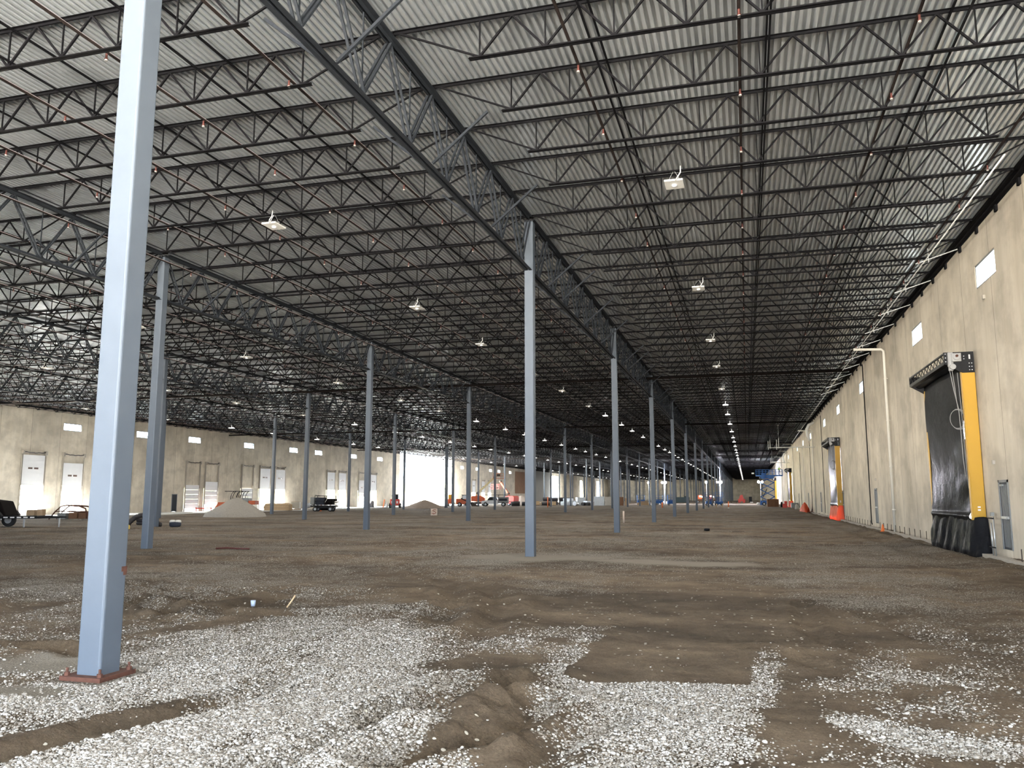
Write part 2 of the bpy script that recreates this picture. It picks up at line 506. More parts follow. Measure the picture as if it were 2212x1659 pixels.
# ------------------------------------------------------------------ mesh builder
class MB:
    def __init__(s):
        s.v, s.f = [], []

    def add(s, vs, fs):
        n = len(s.v)
        s.v += [tuple(p) for p in vs]
        s.f += [tuple(i + n for i in f) for f in fs]
        return s

    def box(s, x0, x1, y0, y1, z0, z1):
        return s.add([(x0, y0, z0), (x1, y0, z0), (x1, y1, z0), (x0, y1, z0), (x0, y0, z1), (x1, y0, z1), (x1, y1, z1), (x0, y1, z1)],
                     [(0, 3, 2, 1), (4, 5, 6, 7), (0, 1, 5, 4), (1, 2, 6, 5), (2, 3, 7, 6), (3, 0, 4, 7)])

    def cbox(s, c, d):
        return s.box(c[0] - d[0] / 2, c[0] + d[0] / 2, c[1] - d[1] / 2, c[1] + d[1] / 2, c[2] - d[2] / 2, c[2] + d[2] / 2)

    def poly_bar(s, p, q, poly, up=(0, 0, 1)):
        p, q = Vector(p), Vector(q)
        d = (q - p).normalized()
        u = Vector(up)
        if abs(d.dot(u)) > 0.98:
            u = Vector((0, 1, 0)) if abs(d.y) < 0.9 else Vector((1, 0, 0))
        r = d.cross(u).normalized()
        w = r.cross(d).normalized()
        n = len(poly)
        vs = [p + r * a + w * b for a, b in poly] + [q + r * a + w * b for a, b in poly]
        fs = [tuple(reversed(range(n))), tuple(range(n, 2 * n))] + [(i, (i + 1) % n, n + (i + 1) % n, n + i) for i in range(n)]
        return s.add(vs, fs)

    def bar(s, p, q, w, h, up=(0, 0, 1)):
        return s.poly_bar(p, q, [(-w / 2, -h / 2), (w / 2, -h / 2), (w / 2, h / 2), (-w / 2, h / 2)], up)

    def tube(s, p, q, r, n=8):
        return s.poly_bar(p, q, [(r * math.cos(2 * PI * i / n), r * math.sin(2 * PI * i / n)) for i in range(n)])

    def path(s, pts, r, n=6, closed=False):
        pts = [Vector(p) for p in pts]
        rings = []
        ref = None
        for i, p in enumerate(pts):
            a = pts[i - 1] if i > 0 or closed else p
            b = pts[(i + 1) % len(pts)] if i < len(pts) - 1 or closed else p
            d = (b - a).normalized()
            if ref is None:
                ref = Vector((0, 0, 1)) if abs(d.z) < 0.9 else Vector((1, 0, 0))
            x = d.cross(ref).normalized()
            y = x.cross(d).normalized()
            ref = y
            rr = r[i] if isinstance(r, (list, tuple)) else r
            rings.append([p + (x * math.cos(2 * PI * k / n) + y * math.sin(2 * PI * k / n)) * rr for k in range(n)])
        vs = [v for ring in rings for v in ring]
        fs = []
        m_ = len(rings)
        for i in range(m_ if closed else m_ - 1):
            j = (i + 1) % m_
            for k in range(n):
                fs.append((i * n + k, i * n + (k + 1) % n, j * n + (k + 1) % n, j * n + k))
        if not closed:
            fs += [tuple(reversed(range(n))), tuple((m_ - 1) * n + k for k in range(n))]
        return s.add(vs, fs)

    def cyl(s, c, axis, r, h, n=20, r2=None):
        a = Vector(axis).normalized()
        c = Vector(c)
        r2 = r if r2 is None else r2
        u = Vector((0, 0, 1)) if abs(a.z) < 0.9 else Vector((1, 0, 0))
        x = a.cross(u).normalized()
        y = a.cross(x)
        vs = []
        for hh, rr in ((-h / 2, r), (h / 2, r2)):
            for i in range(n):
                t = 2 * PI * i / n
                vs.append(c + a * hh + (x * math.cos(t) + y * math.sin(t)) * rr)
        return s.add(vs, [tuple(range(n)), tuple(reversed(range(n, 2 * n)))] + [(i, n + i, n + (i + 1) % n, (i + 1) % n) for i in range(n)])

    def prism(s, poly, y0, y1, plane='XZ'):
        """poly in (a, b); extruded along the third axis"""
        n = len(poly)
        if plane == 'XZ':
            vs = [(a, y0, b) for a, b in poly] + [(a, y1, b) for a, b in poly]
        elif plane == 'YZ':
            vs = [(y0, a, b) for a, b in poly] + [(y1, a, b) for a, b in poly]
        else:
            vs = [(a, b, y0) for a, b in poly] + [(a, b, y1) for a, b in poly]
        return s.add(vs, [tuple(range(n)), tuple(reversed(range(n, 2 * n)))] + [(i, n + i, n + (i + 1) % n, (i + 1) % n) for i in range(n)])

    def lathe(s, prof, c=(0, 0, 0), n=20):
        """prof = [(r, z)...] around the z axis"""
        vs = [(c[0] + r * math.cos(2 * PI * k / n), c[1] + r * math.sin(2 * PI * k / n), c[2] + z) for r, z in prof for k in range(n)]
        fs = [(i * n + k, i * n + (k + 1) % n, (i + 1) * n + (k + 1) % n, (i + 1) * n + k) for i in range(len(prof) - 1) for k in range(n)]
        fs += [tuple(reversed(range(n))), tuple((len(prof) - 1) * n + k for k in range(n))]
        return s.add(vs, fs)

    def mesh(s, name, m, smooth=False):
        me = bpy.data.meshes.new(name)
        me.from_pydata(s.v, [], s.f)
        me.materials.append(m)
        if smooth:
            for p in me.polygons:
                p.use_smooth = True
        me.update()
        return me

    def build(s, name, m, parent=None, smooth=False, loc=None, bevel=0.0):
        o = bpy.data.objects.new(name, s.mesh(name, m, smooth))
        COL.objects.link(o)
        if parent:
            o.parent = parent
        if loc is not None:
            o.location = loc
        if bevel:
            b = o.modifiers.new('bevel', 'BEVEL')
            b.width = bevel
            b.segments = 2
            b.limit_method = 'ANGLE'
        return o


def place(name, me, parent=None, loc=(0, 0, 0)):
    o = bpy.data.objects.new(name, me)
    COL.objects.link(o)
    o.parent = parent
    o.location = loc
    return o


def tag(o, label=None, cat=None, group=None, kind=None):
    if label:
        o['label'] = label
    if cat:
        o['category'] = cat
    if group:
        o['group'] = group
    if kind:
        o['kind'] = kind
    return o


def empty(name, loc, rz=0.0, label=None, cat=None, group=None):
    o = bpy.data.objects.new(name, None)
    o.empty_display_size = 0.2
    COL.objects.link(o)
    o.location = loc
    o.rotation_euler = (0, 0, rz)
    return tag(o, label, cat, group)


KIDS = {}


def kids(o):
    return KIDS.get(o.name) or [c for c in o.children]


def dup(o, loc, rz=None, label=None, group=None, parent=None):
    c = o.copy()
    COL.objects.link(c)
    if parent is not None:
        c.parent = parent
    else:
        c.location = loc
        if rz is not None:
            c.rotation_euler = (0, 0, rz)
        if label:
            c['label'] = label
        if group:
            c['group'] = group
    if o.name not in KIDS:
        KIDS[o.name] = list(o.children)
    for ch in KIDS[o.name]:
        dup(ch, None, parent=c)
    return c


ONES = ['', 'first', 'second', 'third', 'fourth', 'fifth', 'sixth', 'seventh', 'eighth', 'ninth', 'tenth', 'eleventh', 'twelfth', 'thirteenth',
        'fourteenth', 'fifteenth', 'sixteenth', 'seventeenth', 'eighteenth', 'nineteenth', 'twentieth']


def ordw(n):
    if n <= 20:
        return ONES[n]
    t = {2: 'twenty', 3: 'thirty', 4: 'forty', 5: 'fifty'}[n // 10]
    if n % 10 == 0:
        return {3: 'thirtieth', 4: 'fortieth', 5: 'fiftieth'}[n // 10]
    return t + '-' + ONES[n % 10]


# ------------------------------------------------------------------ dimensions
BAY = 18.288
Y0 = 7.467
JS = BAY / 8
ROWX = [-6.769, -21.55, -36.31, -51.09]
XR, XL = 8.0, -70.0
YEND = Y0 + BAY * 23
DECKZ = 11.43
ROWNAME = ['row nearest the right wall', 'second row from the right wall', 'third row from the right wall', 'row nearest the dock wall']
BAYNAME = ['bay beside the right wall', 'second bay from the right wall', 'third bay from the right wall', 'fourth bay from the right wall', 'bay beside the dock wall']

# ------------------------------------------------------------------ ground
def vnoise(x, y, seed):
    xi, yi = np.floor(x).astype(np.int64), np.floor(y).astype(np.int64)
    fx, fy = x - xi, y - yi
    fx, fy = fx * fx * (3 - 2 * fx), fy * fy * (3 - 2 * fy)

    def h(a, b):
        n = (a * 374761393 + b * 668265263 + seed * 1442695041) & 0xFFFFFFFF
        n = ((n ^ (n >> 13)) * 1274126177) & 0xFFFFFFFF
        return ((n ^ (n >> 16)) & 0xFFFF) / 65535.0
    return (h(xi, yi) * (1 - fx) + h(xi + 1, yi) * fx) * (1 - fy) + (h(xi, yi + 1) * (1 - fx) + h(xi + 1, yi + 1) * fx) * fy


def fbm(x, y, seed, octs=4):
    s, a, t = 0, 1, 0
    for o in range(octs):
        s = s + a * vnoise(x * 2 ** o + 17.3 * o, y * 2 ** o + 9.1 * o, seed + o)
        t += a
        a *= 0.5
    return s / t


# patches of gravel (+) and bare dirt (-): centre, two half-axes, weight
BLOBS = [(-6.28, 9.33, 0.43, 1.96, 0.9, -1.23, 1.0), (-6.55, 11.95, 0.27, 1.72, 0.92, -1.54, 0.8), (-4.62, 6.24, 0.38, 1.07, 0.56, -0.65, 1.0), (-4.3, 7.35, 0.19, 1.86, 0.78, -1.09, 1.0), (-4.58, 9.82, -0.08, 1.7, 1.43, -2.48, 0.9), (-6.06, 7.26, 0.78, 0.81, 0.58, -0.65, 0.9), (-5.14, 5.91, 0.38, 1.24, 0.23, -0.24, -1.6), (-5.44, 5.32, 0.33, 0.37, 0.26, -0.23, -1.1), (-8.95, 8.84, 1.1, 0.04, 0.28, -0.27, -1.2), (-9.43, 12.69, 0.75, 1.57, 0.41, -0.53, -1.2), (-7.74, 11.46, 0.53, 1.93, 0.24, -0.34, -1.0), (-3.58, 5.62, 0.43, 0.65, 0.17, -0.23, 0.9), (-5.32, 15.11, 3.08, -2.74, 1.03, -3.18, -0.7), (-3.11, 9.32, 0.6, 0.75, 0.2, -0.55, -1.0), (-2.36, 7.36, 0.27, 1.33, 0.31, -0.69, -1.1), (-2.18, 6.32, 0.4, 0.86, 0.14, -0.29, -1.5), (-1.63, 6.67, 0.24, 1.08, 0.2, -0.46, -0.9), (-2.69, 6.24, 0.13, 0.69, 0.18, -0.3, 0.9), (-2.49, 6.85, 0.13, 0.4, 0.08, -0.17, 0.7), (-2.01, 6.77, 0.18, 0.2, 0.06, -0.18, 0.7), (-0.81, 7.33, 0.72, 0.21, 0.12, -1.11, 1.1), (-1.8, 9.98, 0.02, 1.5, 0.44, -1.14, 1.0), (-2.55, 10.74, 0.45, 0.94, 0.34, -1.23, 0.8), (-1.46, 8.61, 0.64, 0.19, 0.12, -0.75, 1.0), (-0.31, 8.49, 0.56, 0.16, 0.02, -0.62, 0.9), (-0.32, 6.67, 0.4, 0.12, 0.02, -0.36, 0.5), (-0.98, 10.58, 0.94, -0.09, 0.09, -1.12, -2.4), (-0.8, 15.01, 2.14, -1.14, 0.12, -3.26, -1.4), (0.14, 9.98, 0.17, -0.29, -0.14, -1.56, 0.9), (0.23, 7.93, 0.39, -0.51, -0.12, -0.96, -0.5), (1.17, 9.54, 0.57, 0.26, -0.06, -0.51, 0.6), (1.13, 7.46, 0.67, -0.42, -0.05, -0.25, 1.0), (1.51, 7.19, 0.47, -0.02, -0.08, -0.31, 0.6), (0.79, 7.78, 0.22, -0.02, -0.03, -0.22, 0.6), (1.71, 16.53, 1.84, -0.04, -0.13, -1.16, 0.55), (2.93, 21.15, 2.09, 0.59, -0.14, -0.95, 0.4), (-6.91, 24.81, 2.67, 2.28, 0.46, -1.66, 0.7), (-10.95, 26.28, 1.92, 2.8, 0.73, -1.72, 0.35), (-11.24, 16.58, 1.05, 1.14, 0.56, -0.81, 0.4), (-13.67, 13.53, 1.26, 0.36, 2.02, -1.97, 0.35), (-3.49, 17.76, 1.94, 0.55, 0.25, -1.28, 0.25), (-3.33, 8.04, 0.23, 1.18, 0.32, -0.62, 0.6), (-3.29, 6.62, 0.26, 0.82, 0.26, -0.43, 0.8), (-3.0, 5.67, 0.45, 0.28, 0.1, -0.17, 0.8)]
# wheel ruts: polyline, half width, depth, berm
RUTS = [([(-5.6, 4.2), (-5.36, 5.0), (-5.15, 5.66), (-4.84, 6.4), (-4.71, 7.33), (-4.74, 8.09)], 0.16, 0.055, 0.03),
        ([(-2.6, 5.7), (-2.42, 6.05), (-2.12, 6.32), (-1.91, 6.86), (-1.83, 7.4)], 0.20, 0.10, 0.07),
        ([(-3.02, 6.69), (-2.79, 7.41), (-2.45, 8.08), (-2.15, 8.82)], 0.18, 0.08, 0.06),
        ([(-12, 13.5), (-9.0, 11.6), (-6.4, 12.2), (-4.2, 14.5)], 0.2, 0.09, 0.07), ([(-13.5, 15), (-10, 14.4), (-6.5, 15.5)], 0.25, 0.08, 0.07), ([(-3.4, 5.2), (-3.1, 6.2), (-2.9, 7.2), (-3.0, 8.4)], 0.15, 0.07, 0.05), ([(-1.2, 5.2), (-1.5, 6.3), (-1.2, 7.4)], 0.16, 0.06, 0.05),
        ([(2.6, 9.5), (1.6, 10.6), (0.8, 12.5), (0.9, 16)], 0.14, 0.04, 0.025), ([(3.4, 11), (2.2, 12.3), (1.8, 15)], 0.14, 0.04, 0.025),
        ([(-9.35, 10.9), (-8.6, 12.19), (-8.58, 14.18)], 0.22, 0.06, 0.05),
        ([(-10.4, 12.0), (-9.7, 13.4), (-9.5, 15.2)], 0.22, 0.06, 0.05),
        ([(-4.49, 11.35), (-5.09, 14.45), (-6.93, 18.35), (-9.73, 21.66)], 0.24, 0.06, 0.04),
        ([(-3.6, 10.4), (-3.93, 12.96), (-5.04, 15.98), (-7.12, 19.5)], 0.24, 0.06, 0.04),
        ([(0.08, 11.14), (0.84, 9.92), (1.39, 8.98), (1.78, 8.06)], 0.15, 0.035, 0.02),
        ([(-9.6, 8.6), (-8.61, 8.73), (-8.0, 8.5)], 0.16, 0.05, 0.03),
        ([(7.45, 5), (7.45, 45), (7.45, 120)], 0.45, 0.16, 0.05),
        ([(-30, 27), (-14, 31), (5, 36)], 0.5, 0.06, 0.04), ([(-40, 40), (-20, 46), (4, 47)], 0.6, 0.08, 0.05),
        ([(-50, 62), (-24, 60), (0, 66)], 0.8, 0.10, 0.06), ([(-22, 21), (-14, 22), (-7, 28)], 0.4, 0.05, 0.04),
        ([(-60, 82), (-30, 88), (2, 84)], 1.0, 0.12, 0.06), ([(3, 14), (5.5, 24), (5.8, 60)], 0.35, 0.04, 0.03)]


def seg_dist(x, y, pl):
    best = np.full(x.shape, 1e9)
    al = np.zeros(x.shape)
    acc = 0
    for (ax, ay), (bx, by) in zip(pl[:-1], pl[1:]):
        dx, dy = bx - ax, by - ay
        L2 = dx * dx + dy * dy
        t = np.clip(((x - ax) * dx + (y - ay) * dy) / L2, 0, 1)
        d = np.hypot(x - ax - t * dx, y - ay - t * dy)
        al = np.where(d < best, acc + t * math.sqrt(L2), al)
        best = np.minimum(best, d)
        acc += math.sqrt(L2)
    return best, al


def gheight(x, y):
    x, y = np.asarray(x, float), np.asarray(y, float)
    h = (fbm(x * 0.13, y * 0.13, 3, 3) - 0.5) * 0.10
    h = h + (fbm(x * 0.9, y * 1.1, 8, 5) - 0.5) * 0.12
    for pl, w, dep, berm in RUTS:
        wob = (vnoise(x * 1.7, y * 1.7, 31) - 0.5) * w * 0.9
        d, al = seg_dist(x, y, pl)
        d = np.abs(d + wob)
        h = h - dep * np.exp(-(d / w) ** 2) + berm * np.exp(-((d - 2.0 * w) / (0.7 * w)) ** 2)
        if w < 0.3:
            h = h + 0.012 * np.sin(al * 2 * PI / 0.13) * np.exp(-((d - 1.5 * w) / (0.8 * w)) ** 2)
    # churned clods round the hollow in the foreground
    r = np.exp(-(((x + 2.3) / 0.9) ** 2 + ((y - 7.1) / 1.1) ** 2))
    h = h + r * ((fbm(x * 5, y * 5, 44, 3) - 0.45) * 0.16)
    # level where columns stand
    for rx in ROWX:
        kk = np.clip(np.round((y - Y0) / BAY), 0, 23)
        d = np.hypot(x - rx, y - (Y0 + kk * BAY))
        h = h * (1 - np.exp(-(d / 0.9) ** 4)) + (0.012 if rx == ROWX[0] else 0.012) * np.exp(-(d / 0.9) ** 4) * (kk > 0)
    return h


def gz(x, y):
    return float(gheight(np.array([x]), np.array([y]))[0])


def gravel(x, y):
    base = 0.27 + 1.1 * (fbm(x * 0.55 + 3, y * 0.28, 5, 5) - 0.42)
    dist = np.hypot(x, y)
    g = base + 1.0 * (fbm(x * 0.22, y * 0.75, 61, 5) - 0.5) * (dist > 12)
    for cx, cy, ux, uy, wx, wy, v in BLOBS:
        det = ux * wy - uy * wx
        a = ((x - cx) * wy - (y - cy) * wx) / det
        b = (-(x - cx) * uy + (y - cy) * ux) / det
        r = np.sqrt(a * a + b * b) + (fbm(x * 2.1, y * 2.1, 12, 4) - 0.5) * 1.2
        g = g + v * 0.8 / (1 + np.exp((r - 0.95) * 6))
    g = g + (fbm(x * 2.3, y * 2.3, 21, 5) - 0.5) * 0.95 - 0.04
    # a level rectangle of bare fill with crisp edges
    q = (x - (-0.98)) * 1.0, (y - 10.5)
    inside = (np.abs(q[0] - 0.02 * q[1]) < 0.98) & (np.abs(q[1]) < 1.75 - 0.25 * q[0])
    g = np.where(inside, -0.2 + 0.0 * g, g)
    return np.clip(g, 0, 1)


def sand(x, y):
    s = 0
    for cx, cy, rx, ry in ((-7.9, 7.95, 0.75, 0.5), (-6.85, 6.65, 0.5, 0.28), (-6.5, 25.4, 2.2, 1.3), (-2.2, 24.5, 2.5, 1.0)):
        r = np.hypot((x - cx) / rx, (y - cy) / ry) + (fbm(x * 1.5, y * 1.5, 77, 3) - 0.5) * 0.5
        s = s + 1 / (1 + np.exp((r - 1) * 12))
    return np.clip(s, 0, 1)


def graded(lo, f0, f1, hi, step, grow):
    mid = list(np.arange(f0, f1, step))
    a, s, p = [], step, f0
    while p > lo:
        s *= grow
        p -= s
        a.append(max(p, lo))
    b, s, p = [], step, mid[-1]
    while p < hi:
        s *= grow
        p += s
        b.append(min(p, hi))
    return np.array(a[::-1] + mid + b)


def grid_mesh(name, xs, ys, hf, m, attrs=()):
    X, Y = np.meshgrid(xs, ys)
    x, y = X.ravel(), Y.ravel()
    co = np.stack([x, y, hf(x, y)], 1).astype(np.float32)
    nx, ny = len(xs), len(ys)
    i, j = np.meshgrid(np.arange(nx - 1), np.arange(ny - 1))
    a = (j * nx + i).ravel()
    q = np.stack([a, a + 1, a + 1 + nx, a + nx], 1).astype(np.int32)
    me = bpy.data.meshes.new(name)
    me.vertices.add(len(co))
    me.vertices.foreach_set('co', co.ravel())
    me.loops.add(q.size)
    me.loops.foreach_set('vertex_index', q.ravel())
    me.polygons.add(len(q))
    me.polygons.foreach_set('loop_start', np.arange(0, q.size, 4, dtype=np.int32))
    me.polygons.foreach_set('use_smooth', np.ones(len(q), dtype=bool))
    me.update(calc_edges=True)
    for an, fn in attrs:
        at = me.attributes.new(an, 'FLOAT', 'POINT')
        at.data.foreach_set('value', fn(x, y).astype(np.float32))
    me.materials.append(m)
    o = bpy.data.objects.new(name, me)
    COL.objects.link(o)
    return o


xs = graded(XL + 8.5, -10.5, 3.5, XR + 0.1, 0.055, 1.035)
ys = graded(-18.0, 4.2, 14.0, YEND, 0.055, 1.022)
tag(grid_mesh('floor', xs, ys, gheight, M['ground'], (('gravel', gravel), ('sand', sand))), kind='structure')
# outside: pale yard all round
yd = MB().box(-260, 200, -160, -17.9, -0.25, -0.02).box(-260, XL - 0.25, -17.9, 520, -0.25, -0.02).box(XR + 0.25, 200, -17.9, 520, -0.25, -0.02)
tag(yd.build('ground', M['ext_ground']), kind='structure')
tag(MB().box(XL - 0.1, XL + 8.7, -18, YEND, -0.3, 0.06).build('floor_slab', M['slab']), kind='structure')
# grassy bank beyond the open side
bk = grid_mesh('ground', np.linspace(-250, -150, 30), np.linspace(150, 520, 60), lambda x, y: np.clip((-150 - x) * 0.25, 0, 12) + fbm(x * .1, y * .1, 3) * 2 - 1.2, M['hillgreen'])
tag(bk, kind='structure')


def loose_stones():
    """pebbles lying on the ground near the camera, too many to count"""
    P = []
    n_try = 640000
    y = 4.3 + (rng.random(n_try) ** 1.5) * 9.5
    x = -1.2 * y + rng.random(n_try) * (1.45 * y + 1.5)
    dist = np.hypot(x, y)
    g = gravel(x, y) * (1 - 0.9 * sand(x, y))
    # thin out with distance
    keep = rng.random(n_try) < np.clip(g, 0.012, 1) ** 1.35 * np.clip(1.15 - (dist - 6) / 9, 0.12, 1) * 0.60
    keep &= ~((np.abs(x - ROWX[0]) < 0.36) & (np.abs(y - Y0) < 0.36))
    x, y, g = x[keep], y[keep], g[keep]
    n = len(x)
    z = gheight(x, y)
    s = 0.0055 + 0.0060 * rng.random(n) ** 2.0 + 0.009 * (rng.random(n) < 0.03)
    t = (1 + 5 ** 0.5) / 2
    ico = np.array([(-1, t, 0), (1, t, 0), (-1, -t, 0), (1, -t, 0), (0, -1, t), (0, 1, t), (0, -1, -t), (0, 1, -t), (t, 0, -1), (t, 0, 1), (-t, 0, -1), (-t, 0, 1)]) / math.hypot(1, t)
    fc = np.array([(0, 11, 5), (0, 5, 1), (0, 1, 7), (0, 7, 10), (0, 10, 11), (1, 5, 9), (5, 11, 4), (11, 10, 2), (10, 7, 6), (7, 1, 8), (3, 9, 4), (3, 4, 2), (3, 2, 6), (3, 6, 8), (3, 8, 9), (4, 9, 5), (2, 4, 11), (6, 2, 10), (8, 6, 7), (9, 8, 1)])
    V = ico[None] * (1 + 0.22 * (rng.random((n, 12, 1)) - 0.5))
    sx = np.stack([1.0 + 0.7 * rng.random(n), 0.9 + 0.3 * rng.random(n), 0.55 + 0.35 * rng.random(n)], 1)
    V = V * sx[:, None, :] * s[:, None, None]
    a, tl = rng.random(n) * 2 * PI, (rng.random(n) - 0.5) * 0.9
    ct, st = np.cos(tl)[:, None], np.sin(tl)[:, None]
    y1, z1 = V[:, :, 1] * ct - V[:, :, 2] * st, V[:, :, 1] * st + V[:, :, 2] * ct
    ca, sa = np.cos(a)[:, None], np.sin(a)[:, None]
    x2, y2 = V[:, :, 0] * ca - y1 * sa, V[:, :, 0] * sa + y1 * ca
    co = np.stack([x2 + x[:, None], y2 + y[:, None], z1 + (z + s * 0.35)[:, None]], 2).reshape(-1, 3).astype(np.float32)
    F = (fc[None] + (np.arange(n) * 12)[:, None, None]).reshape(-1, 3).astype(np.int32)
    me = bpy.data.meshes.new('loose_gravel')
    me.vertices.add(len(co))
    me.vertices.foreach_set('co', co.ravel())
    me.loops.add(F.size)
    me.loops.foreach_set('vertex_index', F.ravel())
    me.polygons.add(len(F))
    me.polygons.foreach_set('loop_start', np.arange(0, F.size, 3, dtype=np.int32))
    me.polygons.foreach_set('use_smooth', np.ones(len(F), dtype=bool))
    me.update(calc_edges=True)
    me.materials.append(M['stones'])
    o = bpy.data.objects.new('loose_gravel', me)
    COL.objects.link(o)
    print('stones', n)
    tag(o, 'pale loose gravel scattered over the brown dirt in the foreground', 'gravel', kind='stuff')


loose_stones()


# ------------------------------------------------------------------ walls
def wall(name, m, xa, xb, y0, y1, z0, z1, holes, axis='Y'):
    """upright wall slab with rectangular holes (a0, a1, z0, z1) along its length"""
    A = sorted({y0, y1, *[h[0] for h in holes], *[h[1] for h in holes]})
    Zs = sorted({z0, z1, *[h[2] for h in holes], *[h[3] for h in holes]})
    mb = MB()
    for a0, a1 in zip(A[:-1], A[1:]):
        run = None
        cells = []
        for c0, c1 in zip(Zs[:-1], Zs[1:]):
            mid = ((a0 + a1) / 2, (c0 + c1) / 2)
            hole = any(h[0] < mid[0] < h[1] and h[2] < mid[1] < h[3] for h in holes)
            if not hole:
                if cells and abs(cells[-1][1] - c0) < 1e-6:
                    cells[-1][1] = c1
                else:
                    cells.append([c0, c1])
        for c0, c1 in cells:
            if axis == 'Y':
                mb.box(xa, xb, a0, a1, c0, c1)
            else:
                mb.box(a0, a1, xa, xb, c0, c1)
    return tag(mb.build(name, m), kind='structure')


WIN_R = [(y, y + 2.35) for y in (-5.8, 5.7, 17.2, 28.7, 40.2, 59.6, 74.9, 88.2, 107.5, 121.5, 135.5, 149.6, 164.0, 182.0, 200.0, 218.0, 240.0, 262.0)]
MAN_R = [29.27, 56.5, 75.2, 97.0, 116.2, 137.2, 175.0]
ROLL_R = [(32.1, 38.3), (76.0, 82.2), (156.0, 162.2), (236.0, 242.2)]
holes = [(-13.5, -3.0, 0.0, 6.0)] + [(a, b, 9.08, 9.92) for a, b in WIN_R] + [(y, y + 0.97, 0.22, 2.45) for y in MAN_R] + [(a + 0.05, b - 0.05, 0.0, 6.3) for a, b in ROLL_R]  # first hole: unseen opening added to light the foreground column's right face
wall('wall_right', M['wall'], XR, XR + 0.28, -18.3, YEND, -0.4, 11.5, holes)

# left wall (docks), with the gap where the wall is still missing
LIFTS = [(64.9, 0, 3.05), (70.0, 0, 2.42), (74.3, 0, 1.6), (89.95, 0, 0.35), (93.9, 0, 0.85), (102.2, 0, 0.0), (106.7, 0, 3.05), (110.9, 0, 3.0),
         (127.1, 0, 3.05), (131.3, 0, 3.05), (139.1, 0, 1.9), (144.0, 0, 3.05), (205.0, 0, 3.05), (213.2, 0, 3.0), (219.0, 0, 3.0)]
DW, DH = 2.9, 3.05
WIN_L = [(y, y + 2.5) for y in (69.9, 80.8, 90.3, 102.6, 114.9, 122.9, 135.8, 147.2)]
WIN_L2 = [(y, y + 2.5) for y in (196.2, 208.4, 220.5, 228.7, 240.5)]
MAN_L = [87.6]
holesL = [(y, y + DW, 0.06, 0.06 + DH) for y, _, _ in LIFTS if y < 158] + [(y, y + DW, 0.06, 0.06 + DH) for y in (-16, -11.5, 4, 8.5, 20, 24.5, 36, 40.5, 52, 56.5)] + [(y, y + 2.5, 8.98, 9.78) for y in (-5.5, 6.5, 19, 32, 45, 57)] + [(a, b, 8.98, 9.78) for a, b in WIN_L] + [(y, y + 1.05, 0.06, 2.25) for y in MAN_L]
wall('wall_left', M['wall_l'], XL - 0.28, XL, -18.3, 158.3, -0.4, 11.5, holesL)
holesL2 = [(y, y + DW, 0.06, 0.06 + DH) for y, _, _ in LIFTS if y > 158] + [(a, b, 9.0, 9.8) for a, b in WIN_L2] + [(295.0, 309.0, -0.3, 9.7), (352, 357, 0, 9.0), (393, 402, 0, 9.4)]
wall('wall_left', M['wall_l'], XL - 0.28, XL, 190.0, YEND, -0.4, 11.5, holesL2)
wall('wall_far', M['wall_x'], YEND, YEND + 0.3, XL, XR, -0.4, 11.5, [], axis='X')
# behind the camera: the end of the building is wide open below a strip of wall
wall('wall_near', M['wall_x'], -18.3, -18.0, XL, XR, -0.4, 11.5, [(-17, 7.6, -0.3, 9.0)], axis='X')


def window_unit(n, x, y0, y1, z0, z1, side):
    t = empty('window_%d' % n, (x, (y0 + y1) / 2, z0))
    tag(t, kind='structure')
    w, h = (y1 - y0), z1 - z0
    f = MB()
    f.box(0.02, 0.12, -w / 2, -w / 2 + 0.06, 0, h).box(0.02, 0.12, w / 2 - 0.06, w / 2, 0, h).box(0.02, 0.12, -w / 2, w / 2, 0, 0.06).box(0.02, 0.12, -w / 2, w / 2, h - 0.06, h)
    fr = f.build('window_frame', M['door_frame'], t)
    p = MB().box(0.06, 0.07, -w / 2 + 0.05, w / 2 - 0.05, 0.05, h - 0.05).build('pane', M['glass'], t)
    if side < 0:
        for o in (fr, p):
            o.rotation_euler = (0, 0, PI)
    return t


n = 1
for a, b in WIN_R:
    window_unit(n, XR, a, b, 9.08, 9.92, 1); n += 1
for a, b in WIN_L + WIN_L2:
    window_unit(n, XL, a, b, 8.98, 9.78, -1); n += 1

# roof deck: one corrugated sheet, flutes along the building
def roof_deck():
    x, p = XL - 0.25, 0.1524
    prof = []
    while x < XR + 0.28:
        prof += [(x, DECKZ), (x + 0.070, DECKZ), (x + 0.076, DECKZ + 0.072), (x + 0.146, DECKZ + 0.072)]
        x += p
    prof.append((x, DECKZ))
    ysq = [-18.3, 40, 100, 200, 320, YEND + 0.3]
    mb = MB()
    n_ = len(prof)
    vs = [(a, yy, z) for yy in ysq for a, z in prof]
    fs = [(j * n_ + i, j * n_ + i + 1, (j + 1) * n_ + i + 1, (j + 1) * n_ + i) for j in range(len(ysq) - 1) for i in range(n_ - 1)]
    mb.add(vs, fs)
    # the roof membrane above closes it
    mb.box(XL - 0.28, XR + 0.28, -18.3, YEND + 0.3, DECKZ + 0.10, DECKZ + 0.20)
    return tag(mb.build('ceiling', M['deck']), kind='structure')


roof_deck()
